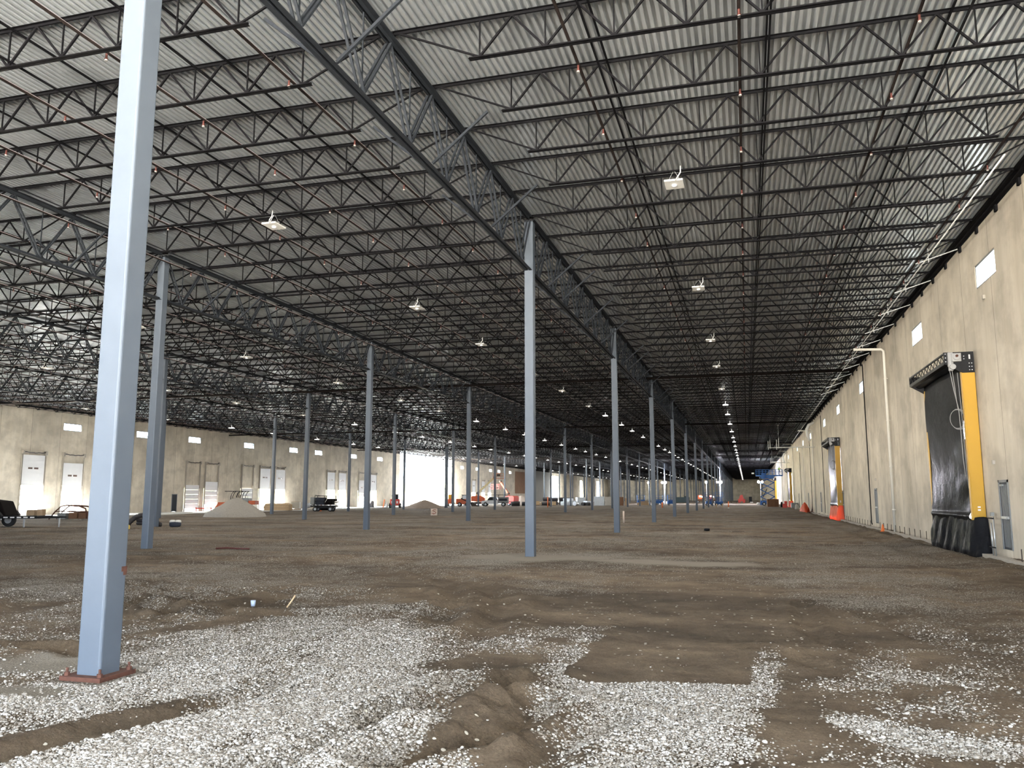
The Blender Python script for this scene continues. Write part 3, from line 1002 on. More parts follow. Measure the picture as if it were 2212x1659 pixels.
# ledger angle and pads along the right wall top, concrete footing along its base
lm = MB().box(XR - 0.12, XR, -18.3, YEND, 11.16, 11.20).box(XR - 0.015, XR - 0.001, -18.3, YEND, 11.10, 11.20).box(XR - 0.14, XR - 0.001, -18.3, YEND, 11.34, 11.44)
for i in range(200):
    yy = Y0 + JS * (i - 3)
    if yy < 200:
        lm.box(XR - 0.07, XR - 0.001, yy - 0.10, yy + 0.10, 10.90, 11.10)
tag(lm.build('trim_1', M['joist']), kind='structure')
lm = MB().box(XL, XL + 0.12, -18.3, 158, 11.0, 11.2).box(XL, XL + 0.12, 190, YEND, 11.0, 11.2)
tag(lm.build('trim_2', M['joist']), kind='structure')
tag(MB().box(XR - 0.32, XR + 0.02, -18.3, YEND, -0.35, -0.02).build('trim_3', M['concrete']), kind='structure')
# brown corrugated closure panel on the far left wall
bp_ = MB()
yy = 247.0
prof = []
while yy < 258.6:
    prof += [(yy, XL + 0.05), (yy + 0.25, XL + 0.05), (yy + 0.35, XL + 0.2), (yy + 0.7, XL + 0.2), (yy + 0.8, XL + 0.05)]
    yy += 0.9
vs = [(b, a, 3.0) for a, b in prof] + [(b, a, 9.9) for a, b in prof]
bp_.add(vs, [(i, i + 1, len(prof) + i + 1, len(prof) + i) for i in range(len(prof) - 1)])
tag(bp_.build('trim_4', M['brown_panel']), kind='structure')
tag(MB().box(XL + 0.01, XL + 0.08, 259.5, 294.9, 0.06, 10.9).build('wall_left_rear', M['wall_grey']), kind='structure')

# ------------------------------------------------------------------ columns
def column_shaft():
    r, c = 0.1525, 0.028
    poly = []
    for sx, sy in ((1, 1), (-1, 1), (-1, -1), (1, -1)):
        a0 = math.atan2(sy, sx)
        for k in (-1, -0.33, 0.33, 1):
            a = a0 + k * PI / 4
            poly.append((sx * (r - c) + c * math.cos(a), sy * (r - c) + c * math.sin(a)))
    mb = MB()
    mb.prism(poly, 0.0, 11.16, 'XY')
    return mb


shaft_me = column_shaft().mesh('shaft', M['column'], False)
base_me = MB().box(-0.26, 0.26, -0.26, 0.26, 0.0, 0.045).mesh('base_plate', M['rust'])
cap_me = MB().box(-0.155, 0.155, -0.155, 0.155, 11.16, 11.19).mesh('cap_plate', M['girder'])
bolt_me = MB().cyl((0, 0, 0.018), (0, 0, 1), 0.030, 0.036, 6).cyl((0, 0, 0.04), (0, 0, 1), 0.014, 0.08, 8).mesh('anchor_bolt', M['rust'])


def make_column(parts=True):
    t = empty('steel_column', (0, 0, 0), cat='column')
    place('shaft', shaft_me, t)
    if parts:
        place('base_plate', base_me, t)
        place('cap_plate', cap_me, t)
        for sx in (-1, 1):
            for sy in (-1, 1):
                place('anchor_bolt', bolt_me, t, (sx * 0.21, sy * 0.21, 0.045))
    return t


def put_column(proto, first, x, y, label, group):
    if first:
        proto.location = (x, y, 0)
        proto['label'] = label
        proto['group'] = group
        return proto
    return dup(proto, (x, y, 0), None, label, group)


col_a = make_column(True)
used = False
JOINTS = (7, 14, 21)
col_mid = None
col_far = None
for r, rx in enumerate(ROWX):
    nth = 0
    for k in range(24):
        y = Y0 + k * BAY
        ys_ = [y, y + 0.62] if k in JOINTS else [y]
        for q, yy in enumerate(ys_):
            if not (in_view((rx, yy, 0.3), 0.1) or in_view((rx, yy, 9), 0.1) or in_view((rx, yy, 4), 0.1)):
                continue
            if q == 0:
                nth += 1
            if r == 0 and k == 0:
                lab = 'tall pale blue-grey steel column on rusty base plate in the left foreground'
            elif r == 0 and k == 1:
                lab = 'grey steel column standing at the centre of the hall, next after the foreground one'
            else:
                lab = 'grey steel column, %s from the camera in the %s' % (ordw(nth), ROWNAME[r])
                if len(ys_) == 2:
                    lab = 'grey steel %s twin of the doubled column, %s in the %s' % (('near', 'far')[q], ordw(nth), ROWNAME[r].replace('from the right wall', 'from right wall').replace('nearest the right wall', 'nearest right wall'))
            grp = 'roof columns in the ' + ROWNAME[r]
            if r == 0 and k == 0:
                put_column(col_a, True, rx, yy, lab, grp)
            elif k < 9:
                if col_mid is None:
                    col_mid = empty('steel_column', (rx, yy, 0), 0, lab, 'column', grp)
                    place('shaft', shaft_me, col_mid)
                    place('cap_plate', cap_me, col_mid)
                else:
                    dup(col_mid, (rx, yy, 0), None, lab, grp)
            else:
                if col_far is None:
                    col_far = place('steel_column', shaft_me)
                    tag(col_far, lab, 'column', grp)
                    col_far.location = (rx, yy, 0)
                else:
                    c = col_far.copy()
                    COL.objects.link(c)
                    c.location = (rx, yy, 0)
                    c['label'] = lab
                    c['group'] = grp
# columns on the open side of the dock wall
for i, yy in enumerate((Y0 + 9 * BAY, Y0 + 10 * BAY)):
    dup(col_mid, (XL + 0.1, yy, 0), None, ['pale steel column standing in the wide bright wall opening', 'pale steel column at the far edge of the bright wall opening'][i], 'columns in the open side wall')
# cream weather guard wedge on the foreground column: scraped patch of bare rust
sc = MB().box(-6.769 + 0.146, -6.769 + 0.1545, Y0 + 0.07, Y0 + 0.152, 1.10, 1.155).box(-6.769 + 0.146, -6.769 + 0.1545, Y0 + 0.10, Y0 + 0.150, 1.06, 1.10).build('rust_scrape', M['rust'])
sc.parent = col_a
sc.location = (6.769, -Y0, 0)
KIDS.clear()

# ------------------------------------------------------------------ joists
def angle_pair(mb, p, q, leg, t, gap, flip=1, up=(0, 0, 1)):
    """double angle: two L sections back to back; flip=1 horizontal legs on top"""
    for s in (-1, 1):
        g = gap / 2 * s
        if flip > 0:
            poly = [(g, -leg), (g + s * t, -leg), (g + s * t, -t), (g + s * leg, -t), (g + s * leg, 0), (g, 0)]
        else:
            poly = [(g, leg), (g + s * t, leg), (g + s * t, t), (g + s * leg, t), (g + s * leg, 0), (g, 0)]
        if s < 0:
            poly = poly[::-1]
        mb.poly_bar(p, q, poly, up)
    return mb


def joist_layout(L):
    n_ = max(3, round((L - 2 * 0.85 - 1.3) / 1.3))          # number of inner top nodes - 1
    inner = L - 2 * 2.66
    n_ = round(inner / 1.3)
    s = inner / n_
    top = [2.66 + i * s for i in range(n_ + 1)]
    bot = [2.66 - s / 2 + i * s for i in range(n_ + 2)]
    return top, bot


def joist_members(L):
    top, bot = joist_layout(L)
    zt, zb = 11.375, 10.60
    mem = []
    for i, b in enumerate(bot):
        if i > 0:
            mem.append(((b, 0, zb), (top[i - 1], 0, zt), 0.040))
        if i < len(top):
            mem.append(((b, 0, zb), (top[i], 0, zt), 0.040))
        mem.append(((b, 0, zb), (b, 0, zt), 0.027))
    mem.append(((bot[0], 0, zb), (0.25, 0, zt), 0.036))
    mem.append(((bot[-1], 0, zb), (L - 0.25, 0, zt), 0.036))
    return top, bot, mem


def joist_meshes(L):
    top, bot, mem = joist_members(L)
    a = MB(); angle_pair(a, (0.02, 0, 11.425), (L - 0.02, 0, 11.425), 0.060, 0.007, 0.02)
    a.box(0.0, 0.12, -0.06, 0.06, 11.34, 11.42).box(L - 0.12, L, -0.06, 0.06, 11.34, 11.42)
    b = MB(); angle_pair(b, (bot[0] - 0.22, 0, 10.57), (bot[-1] + 0.22, 0, 10.57), 0.052, 0.007, 0.02, -1)
    webs = []
    W = MB()
    for p, q, w in mem:
        m_ = MB(); m_.bar(p, q, w, w, (0, 1, 0)); webs.append(m_)
        W.bar(p, q, w, w, (0, 1, 0))
    one = MB()
    for s in (a, b, W):
        one.add(s.v, s.f)
    return a, b, webs, W, one


def joist_protos(L):
    a, b, webs, W, one = joist_meshes(L)
    d = dict(top=a.mesh('top_chord', M['joist']), bot=b.mesh('bottom_chord', M['joist']), web=W.mesh('web', M['joist']), one=one.mesh('roof_joist', M['joist']))
    d['webs'] = [w.mesh('web_rod', M['joist']) for w in webs]
    d['mb'] = one
    return d


BAYS = [(ROWX[0], XR - 0.02), (ROWX[1], ROWX[0]), (ROWX[2], ROWX[1]), (ROWX[3], ROWX[2]), (XL + 0.02, ROWX[3])]
PR = {}
cand = []
for bi, (xa, xb) in enumerate(BAYS):
    for i in range(-2, 190):
        y = Y0 + i * JS
        if y > YEND - 0.5:
            continue
        if i >= 0 and i // 8 in JOINTS and i % 8 == 0:
            y += 0.31
        vis = sum(in_view((xa + (xb - xa) * t, y, z), 0.03) for t in (0, .12, .25, .5, .75, .88, 1) for z in (11.4, 10.6))
        if not vis:
            continue
        d = math.hypot((xa + xb) / 2, y)
        cand.append((d, bi, i, y, xa, xb))
cand.sort()
near, rest = cand[:300], cand[300:]
jproto = {}
for rank, (d, bi, i, y, xa, xb) in enumerate(near):
    L = round(xb - xa, 2)
    if L not in PR:
        PR[L] = joist_protos(L)
    P = PR[L]
    k, j = divmod(i, 8)
    if i < 0:
        lab = 'dark roof joist, %s before the foreground column, %s' % (ordw(-i), BAYNAME[bi])
    elif j == 0:
        lab = 'dark roof joist on %s column line, %s' % (ordw(k + 1), BAYNAME[bi])
    else:
        lab = 'dark roof joist, %s past %s column line, %s' % (ordw(j), ordw(k + 1), BAYNAME[bi])
    grp = 'open-web joists in the ' + BAYNAME[bi]
    lvl = 0 if rank < 46 else (1 if rank < 190 else 2)
    key = (L, lvl)
    if key not in jproto:
        if lvl == 2:
            t = place('roof_joist', P['one'])
            tag(t, lab, 'roof joist', grp)
            t.location = (xa, y, 0)
        else:
            t = empty('roof_joist', (xa, y, 0), 0, lab, 'roof joist', grp)
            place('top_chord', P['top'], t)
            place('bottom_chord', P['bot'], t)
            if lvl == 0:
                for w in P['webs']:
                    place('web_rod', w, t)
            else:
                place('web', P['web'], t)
        jproto[key] = t
    else:
        dup(jproto[key], (xa, y, 0), None, lab, grp)
# beyond the nearest three hundred the joists are one piece
far = MB()
simple = {}
for d, bi, i, y, xa, xb in rest:
    L = round(xb - xa, 2)
    if L not in simple:
        top, bot, mem = joist_members(L)
        s = MB().box(0, L, -0.065, 0.065, 11.36, 11.425).box(bot[0] - .2, bot[-1] + .2, -0.06, 0.06, 10.57, 10.62)
        for p, q, w in mem:
            if abs(p[0] - q[0]) > 0.01:
                s.bar(p, q, w, w, (0, 1, 0))
        simple[L] = s
    s = simple[L]
    far.add([(a + xa, b + y, c) for a, b, c in s.v], s.f)
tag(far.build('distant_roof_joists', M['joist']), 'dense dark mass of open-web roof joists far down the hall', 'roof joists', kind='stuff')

# ------------------------------------------------------------------ joist girders
def girder_members():
    mem = []
    for j in range(8):
        b = (0, (j + 0.5) * JS, 9.55)
        for tt in (j, j + 1):
            y1 = tt * JS
            if tt == 0:
                y1 = 0.16
            if tt == 8:
                y1 = 8 * JS - 0.16
            mem.append((b, (0, y1, 11.20), 'diag', 0.062 if (tt > 4) == (tt == j) else 0.052))
        mem.append((b, (0, (j + 0.5) * JS, 11.20), 'vert', 0.026))
    return mem


def girder_protos():
    tp = MB(); angle_pair(tp, (0, 0.165, 11.335), (0, BAY - 0.165, 11.335), 0.11, 0.012, 0.06)
    bt = MB(); angle_pair(bt, (0, 0.165, 9.46), (0, BAY - 0.165, 9.46), 0.095, 0.012, 0.06, -1)
    ds, vs_, W = [], [], MB()
    for p, q, kd, w in girder_members():
        m_ = MB()
        if kd == 'diag':
            for s in (-1, 1):
                o_ = Vector((s * 0.055, 0, 0))
                m_.bar(Vector(p) + o_, Vector(q) + o_, w * 0.62, w, (1, 0, 0))
            ds.append(m_.mesh('web_diagonal', M['girder']))
        else:
            m_.bar(p, q, w, w, (1, 0, 0))
            vs_.append(m_.mesh('web_vertical', M['girder']))
        W.add(m_.v, m_.f)
    br = []
    for j, s in ((2, 1), (4, 1), (6, 1), (1, 1), (2, -1), (4, -1), (6, -1)):
        m_ = MB().bar((s * 0.1, j * JS - 0.02, 9.52), (s * 1.42, j * JS, 10.62), 0.055, 0.055, (0, 1, 0))
        br.append(m_.mesh('kicker_brace', M['girder']))
    one = MB()
    for s in (tp, bt, W):
        one.add(s.v, s.f)
    return tp.mesh('top_chord', M['girder']), bt.mesh('bottom_chord', M['girder']), ds, vs_, W.mesh('web', M['girder']), br, one.mesh('joist_girder', M['girder'])


G_top, G_bot, G_d, G_v, G_w, G_br, G_one = girder_protos()
gproto = {}
for r, rx in enumerate(ROWX):
    for k in range(-1, 23):
        y = Y0 + k * BAY + (0.62 if k in JOINTS else 0)
        if not any(in_view((rx, y + t * BAY, z), 0.02) for t in (0, .1, .2, .3, .4, .5, .6, .7, .8, .9, 1) for z in (9.5, 11.3)):
            continue
        if k == -1:
            lab = 'dark slate joist girder running overhead before the foreground column'
            if r:
                lab = 'dark slate joist girder over the camera, %s' % ROWNAME[r]
        else:
            lab = 'dark slate joist girder past the %s column, %s' % (ordw(k + 1), ROWNAME[r])
        grp = 'joist girders over the ' + ROWNAME[r]
        lvl = 0 if (k <= 1 or (k == 2 and r < 2)) else (1 if k < 8 else 2)
        if lvl not in gproto:
            if lvl == 2:
                t = place('joist_girder', G_one)
                tag(t, lab, 'girder', grp)
                t.location = (rx, y, 0)
            else:
                t = empty('joist_girder', (rx, y, 0), 0, lab, 'girder', grp)
                place('top_chord', G_top, t)
                place('bottom_chord', G_bot, t)
                if lvl == 0:
                    for m_ in G_d:
                        place('web_diagonal', m_, t)
                    for m_ in G_v:
                        place('web_vertical', m_, t)
                else:
                    place('web', G_w, t)
                for m_ in G_br:
                    place('kicker_brace', m_, t)
            gproto[lvl] = t
            g_ = t
        else:
            g_ = dup(gproto[lvl], (rx, y, 0), None, lab, grp)
        g_.scale.y = (BAY - 0.62) / BAY if k in JOINTS else 1.0
for i, k in enumerate((8.25, 9)):
    g_ = MB()
    y0_, y1_ = (158.3, Y0 + 9 * BAY) if i == 0 else (Y0 + 9 * BAY, 190.0)
    g_.box(XL + 0.02, XL + 0.2, y0_ + .17, y1_ - .17, 11.15, 11.3).box(XL + 0.02, XL + 0.2, y0_ + .17, y1_ - .17, 9.3, 9.42)
    n_ = max(3, round((y1_ - y0_) / JS))
    for q in range(n_):
        a, b, c = [y0_ + (y1_ - y0_) * (q + t) / n_ for t in (0, .5, 1)]
        g_.bar((XL + .1, a + .16, 11.15), (XL + .1, b, 9.4), .09, .09).bar((XL + .1, c - .16, 11.15), (XL + .1, b, 9.4), .09, .09)
    tag(g_.build('joist_girder', M['column']), ['pale edge girder over the near half of the open wall', 'pale edge girder over the far half of the open wall'][i], 'girder', 'edge girders over the open wall')

# ------------------------------------------------------------------ bridging, sprinkler pipes
def in_span(y):
    return y
k = 0
for bi, (xa, xb) in enumerate(BAYS):
    L = xb - xa
    fr = (0.285, 0.51, 0.745) if bi < 4 else (0.2, 0.4, 0.6, 0.8)
    for q, t in enumerate(fr):
        x = xa + L * t
        t_ = empty('bridging_line', (x, 0, 0), 0, 'thin dark bridging line, %s from the right, %s' % (ordw(len(fr) - q), BAYNAME[bi]), 'bridging', 'bridging across the roof joists')
        MB().box(-0.02, 0.02, 2.0, YEND, 11.318, 11.358).build('top_angle', M['joist'], t_)
        MB().box(-0.02, 0.02, 2.0, YEND, 10.625, 10.66).build('bottom_angle', M['joist'], t_)

PIPES = [(0, [6.55, 3.4, 0.2, -3.0])] + [(b_, [ROWX[b_ - 1] - 2.29 - 2.95 * i for i in range(5)]) for b_ in (1, 2, 3)] + [(4, [ROWX[3] - 2.29 - 3.1 * i for i in range(6)])]
hd = MB().cyl((0, 0, -0.07), (0, 0, 1), 0.022, 0.10, 8).cyl((0, 0, -0.135), (0, 0, 1), 0.04, 0.012, 10)
hd_me = hd.mesh('sprinkler_head', M['head_red'])
cap2_me = MB().cyl((0, 0, -0.155), (0, 0, 1), 0.03, 0.03, 8).mesh('head_guard', M['guard'])
for bi, lst in PIPES:
    for q, x in enumerate(lst):
        zp = 10.76
        t_ = empty('sprinkler_pipe', (x, 0, 0), 0, 'black sprinkler branch pipe, %s from right in %s' % (ordw(q + 1), BAYNAME[bi]), 'sprinkler pipe', 'sprinkler branch pipes under the roof')
        MB().tube((0, 3.0, zp), (0, 300, zp), 0.032, 8).build('pipe', M['pipe_black'], t_, True)
        y = 8.2 + (q % 2) * 1.1
        while y < 62:
            if in_view((x, y, zp), 0.0):
                h = place('sprinkler_head', hd_me, t_, (0, y, zp - 0.02))
                place('head_guard', cap2_me, h)
            y += 3.05
for i, (y, x0, x1) in enumerate(((58.6, -69, 7.2), (97.5, -69, 7.2), (136.5, -69, 7.2), (176, -69, 7.2))):
    mb = MB().tube((x0, y, 10.42), (x1, y, 10.42), 0.09, 12)
    t_ = tag(mb.build('sprinkler_main', M['pipe_black'], None, True), 'thick black sprinkler main crossing the hall under the joists, %s from the camera' % ordw(i + 1), 'sprinkler main', 'cross mains under the roof')

# ------------------------------------------------------------------ light fixtures
def make_fixture():
    t = empty('high_bay_light', (0, 0, 0), cat='ceiling light')
    MB().box(-0.24, 0.24, -0.30, 0.30, 0, 0.05).build('housing', M['white'], t)
    MB().cyl((0, 0, -0.012), (0, 0, 1), 0.055, 0.03, 16).build('sensor', M['lens'], t, True)
    MB().box(-0.10, 0.10, 0.16, 0.30, 0.05, 0.13).build('driver_box', M['white'], t)
    MB().path([(0.05, -0.3, 0.02), (0.08, -0.38, 0.0), (0.14, -0.46, 0.06), (0.20, -0.44, 0.16), (0.2, -0.40, 0.35)], 0.016, 6).build('cord', M['white'], t, True)
    w = MB()
    for s in (-1, 1):
        w.tube((s * 0.2, 0, 0.05), (s * 0.02, 0, 0.375), 0.006, 5)
    w.build('hanger', M['steel'], t)
    return t


def make_fixture_small():
    m_ = MB().box(-0.24, 0.24, -0.30, 0.30, 0, 0.05).box(-0.1, 0.1, 0.16, 0.3, 0.05, 0.13).tube((0, 0, 0.05), (0, 0, 0.375), 0.01, 4)
    return place('high_bay_light', m_.mesh('high_bay_light', M['lens2']))


M['lens2'] = mat('lit_fixture', (0.8, 0.8, 0.78), 0.4, 0, emit=((1.0, 0.97, 0.92), 1.6))
lamp_d = bpy.data.lights.new('fixture_lamp', 'AREA')
lamp_d.shape = 'DISK'
lamp_d.size = 0.46
lamp_d.energy = 130
lamp_d.color = (1.0, 0.95, 0.86)


lamp_s = lamp_d.copy()
lamp_s.size = 0.11
lamp_s.energy = 200


def lamp_(parent, near=False):
    o = bpy.data.objects.new('fixture_lamp', lamp_s if near else lamp_d)
    COL.objects.link(o)
    o.parent = parent
    o.location = (0, 0, -0.032 if near else -0.02)


fx = make_fixture()
fs_ = None
first = True
LROWS = [(-1.55, 'bay beside the right wall', 21.64, 10.75), (-13.75, 'second bay from the right wall', 21.3, 10.4), (-28.6, 'third bay from the right wall', 32.0, 10.7), (-43.5, 'fourth bay from the right wall', 42.0, 10.7), (-60.0, 'bay beside the dock wall', 63, 10.7)]
for x, bn, ys0, st in LROWS:
    nth = 0
    yn = ys0
    while yn < YEND - 6 and nth < 38:
        ji = round((yn - Y0) / JS)
        y = Y0 + ji * JS + (0.31 if ji % 8 == 0 and ji // 8 in JOINTS else 0)
        if in_view((x, y, 10.2)):
            nth += 1
            lab = 'small white high-bay light, %s from camera, %s' % (ordw(nth), bn)
            grp = 'ceiling lights in the ' + bn
            if y < 75:
                if first:
                    fx.location = (x, y, 10.2)
                    lamp_(fx, True)
                    fx['label'] = lab
                    fx['group'] = grp
                    first = False
                else:
                    dup(fx, (x, y, 10.2), None, lab, grp)
            else:
                if fs_ is None:
                    fs_ = make_fixture_small()
                    tag(fs_, lab, 'ceiling light', grp)
                    fs_.location = (x, y, 10.2)
                    lamp_(fs_)
                else:
                    c = fs_.copy()
                    COL.objects.link(c)
                    c.location = (x, y, 10.2)
                    c['label'] = lab
                    c['group'] = grp
                    lamp_(c)
        yn += st

# ------------------------------------------------------------------ high-speed roll-up doors on the right wall
def wavy_sheet(y0, y1, z0, z1, fx, ny=40, nz=60):
    """hanging sheet in the YZ plane, x = fx(u, v)"""
    vs, fs = [], []
    for j in range(nz + 1):
        for i in range(ny + 1):
            u, v = i / ny, j / nz
            vs.append((fx(u, v), y0 + (y1 - y0) * u, z0 + (z1 - z0) * v))
    for j in range(nz):
        for i in range(ny):
            a = j * (ny + 1) + i
            fs.append((a, a + 1, a + ny + 2, a + ny + 1))
    return vs, fs


def roll_door(y0, y1, label, drape_mat, seed, full=True):
    t = empty('roll_up_door', (XR, y0, 0), 0, label, 'roll-up door')
    w = y1 - y0
    rr = random.Random(seed)
    ph = [rr.random() * 6 for _ in range(4)]

    def fx(u, v):
        x = -0.43 - 0.03 * math.sin(PI * u)
        x -= 0.05 * math.exp(-((v - 0.16) / 0.012) ** 2)                    # bottom hem bar
        e = max(0.0, 1 - u / 0.30) * math.sin(PI * min(1, v * 1.05)) ** 0.5 if v > 0.02 else 0
        x += 0.045 * e * math.sin(v * 26 + ph[0] + 1.3 * math.sin(u * 7)) * (1.2 - v)
        x += 0.02 * math.sin(v * 9 + u * 5 + ph[1])
        return x
    c = MB()
    c.add(*wavy_sheet(0.06, w + 0.10, 0.2, 6.60, fx, 40, 160))
    co = c.build('curtain', M['fabric_black'], t, True)
    so = co.modifiers.new('solid', 'SOLIDIFY')
    so.thickness = 0.008
    # yellow guides: boxed posts
    for a in (-0.13, w - 0.07):
        g = MB().box(-0.42, -0.02, a, a + 0.20, 1.1, 6.42)
        g.box(-0.45, -0.42, a - 0.01, a + 0.21, 1.1, 6.42)
        go = g.build('guide', M['yellow'], t, bevel=0.01)
        if full:
            MB().cbox((-0.22, a - 0.006, 1.55), (0.09, 0.01, 0.05)).cbox((-0.22, a - 0.006, 1.45), (0.09, 0.01, 0.05)).build('reflector', M['duct_tape_white'], go)
    # head frame: end plates, drum and open lattice beam
    plate = [(-0.02, 6.30), (-0.02, 7.06), (-0.99, 7.06), (-0.99, 6.66), (-0.42, 6.30)]
    for a in (-0.14, w + 0.10):
        p = MB().prism(plate, a, a + 0.04, 'XZ').build('end_plate', M['black'], t)
        if full:
            b = MB()
            for px, pz in ((-0.10, 6.40), (-0.18, 6.40), (-0.10, 6.52), (-0.18, 6.52), (-0.10, 6.64), (-0.18, 6.64), (-0.34, 6.90), (-0.44, 6.90), (-0.34, 6.80), (-0.44, 6.80), (-0.93, 7.0), (-0.93, 6.86), (-0.93, 6.72)):
                b.cyl((px, a - 0.008 if a < 1 else a + 0.048, pz), (0, 1, 0), 0.018, 0.016, 8)
            b.cbox((-0.16, a - 0.006 if a < 1 else a + 0.046, 6.87), (0.05, 0.012, 0.16))
            b.build('bolts', M['steel'], p)
    MB().cyl((-0.60, w / 2, 6.74), (0, 1, 0), 0.20, w + 0.2, 24).build('drum', M['fabric_black'], t, True)
    MB().box(-0.98, -0.30, -0.10, w + 0.10, 6.62, 6.66).build('underside_tray', M['black'], t)
    lt = MB().box(-0.99, -0.94, -0.10, w + 0.10, 6.98, 7.04).box(-0.99, -0.94, -0.10, w + 0.10, 6.66, 6.74)
    n_ = 11
    for i in range(n_):
        a = (w + 0.1) * i / n_
        b = (w + 0.1) * (i + 1) / n_
        lt.bar((-0.965, a, 6.74), (-0.965, (a + b) / 2, 6.98), 0.022, 0.022, (1, 0, 0)).bar((-0.965, (a + b) / 2, 6.98), (-0.965, b, 6.74), 0.022, 0.022, (1, 0, 0))
    lt.build('lattice_beam', M['black'], t)
    # operator on the near plate
    mo = MB().cbox((-0.62, -0.26, 6.84), (0.30, 0.20, 0.30)).cyl((-0.62, -0.30, 6.86), (0, 1, 0), 0.12, 0.2, 20).cyl((-0.80, -0.24, 6.55), (0, 0, 1), 0.08, 0.36, 16)
    mo.cyl((-0.76, -0.30, 6.50), (0, 1, 0), 0.10, 0.2, 18).cbox((-0.80, -0.22, 6.78), (0.16, 0.16, 0.5))
    mt = mo.build('motor', M['grey_cast'], t, bevel=0.008)
    MB().cyl((-0.62, -0.42, 6.88), (0, 1, 0), 0.045, 0.05, 14).build('shaft_end', M['rust'], mt, True)
    if full:
        rp = MB()
        rp.path([(-0.86, -0.26, 6.45), (-0.74, -0.2, 5.6), (-0.62, -0.1, 5.0), (-0.58, 0.0, 4.3), (-0.56, 0.05, 3.3), (-0.52, 0.1, 2.6)], 0.014, 6)
        rp.path([(-0.76, -0.2, 6.4), (-0.70, -0.15, 5.7), (-0.64, -0.1, 5.0)], 0.012, 6)
        rp.path([(-0.60, -0.2, 6.3), (-0.54, -0.1, 5.2), (-0.50, 0.0, 4.1), (-0.46, 0.1, 2.6), (-0.42, 0.2, 2.2)], 0.012, 6)
        for q in range(4):
            rp.path([(-0.66 + 0.02 * q + 0.26 * math.sin(2 * PI * i / 20) * (0.9 + 0.05 * q), 0.02 + 0.02 * q, 4.66 + 0.36 * math.cos(2 * PI * i / 20) * (0.92 + 0.04 * q)) for i in range(20)], 0.009, 5, True)
        rp.build('pull_rope', M['rope'], t, True)

    # plastic wrapped over the foot of the door
    d = MB()
    nu, nv = 70, 26
    vs, fs = [], []
    outline = [(-0.02, -0.55), (-0.45, -0.42), (-0.58, -0.10), (-0.60, 0.6), (-0.62, w * 0.35), (-0.60, w * 0.7), (-0.58, w), (-0.40, w + 0.35), (-0.02, w + 0.45)]
    seg = [0]
    for a, b in zip(outline[:-1], outline[1:]):
        seg.append(seg[-1] + math.hypot(b[0] - a[0], b[1] - a[1]))
    for j in range(nv + 1):
        v = j / nv
        for i in range(nu + 1):
            s_ = seg[-1] * i / nu
            k_ = max(q for q in range(len(seg)) if seg[q] <= s_ + 1e-9)
            k_ = min(k_, len(outline) - 2)
            f_ = (s_ - seg[k_]) / (seg[k_ + 1] - seg[k_])
            x = outline[k_][0] + (outline[k_ + 1][0] - outline[k_][0]) * f_
            y = outline[k_][1] + (outline[k_ + 1][1] - outline[k_][1]) * f_
            # tapers in towards the top
            tx = 0.72 + 0.28 * (1 - v) ** 0.7
            x *= tx
            y = w / 2 + (y - w / 2) * (0.93 + 0.07 * (1 - v))
            fold = 0.055 * math.sin(s_ * 4.3 + 3.4 * v + ph[2]) + 0.030 * math.sin(s_ * 9.7 + 5.5 * v + ph[3]) + 0.012 * math.sin(s_ * 19 + 3 * v)
            x += fold * min(1, 4 * v * (1.15 - v) + 0.3) * (1 if 0 < i < nu else 0)
            z = -0.16 + 1.30 * v + (0.05 * math.sin(s_ * 2.1 + ph[0]) + 0.03 * math.sin(s_ * 7)) * v
            vs.append((x, y, z))
    for j in range(nv):
        for i in range(nu):
            a = j * (nu + 1) + i
            fs.append((a, a + 1, a + nu + 2, a + nu + 1))
    d.add(vs, fs)
    do = d.build('foot_wrap', drape_mat, t, True)
    so = do.modifiers.new('solid', 'SOLIDIFY')
    so.thickness = 0.006
    return t


roll_door(*ROLL_R[0], 'black roll-up door with yellow guides and black plastic wrapped round its foot, nearest of its row', M['film_black'], 1)
roll_door(*ROLL_R[1], 'black roll-up door with yellow guides and orange tarp round its foot, second along right wall', M['tarp'], 2)
roll_door(*ROLL_R[2], 'small far roll-up door with yellow guide, third along the right wall', M['tarp'], 3, False)
roll_door(*ROLL_R[3], 'tiny farthest roll-up door near the end of the right wall', M['tarp'], 4, False)
# a loose heap of orange tarp left at the wall
hp = MB()
vs, fs = [], []
for j in range(9):
    for i in range(24):
        a_ = 2 * PI * i / 24
        r_ = (1 - (j / 8) ** 1.6) * (1 + 0.16 * math.sin(3 * a_) + 0.1 * math.sin(7 * a_ + j))
        vs.append((r_ * 0.55 * math.cos(a_), r_ * 1.9 * math.sin(a_), 1.25 * (j / 8) ** 0.8 + 0.04 * math.sin(5 * a_)))
fs = [(j * 24 + i, j * 24 + (i + 1) % 24, (j + 1) * 24 + (i + 1) % 24, (j + 1) * 24 + i) for j in range(8) for i in range(24)]
hp.add(vs, fs)
o = hp.build('orange_tarp', M['tarp'], None, True, (7.15, 112.0, -0.05))
tag(o, 'crumpled orange-red tarp heaped at the right wall beyond the second roll-up door', 'tarp')

# ------------------------------------------------------------------ doors of the room
dn = 1


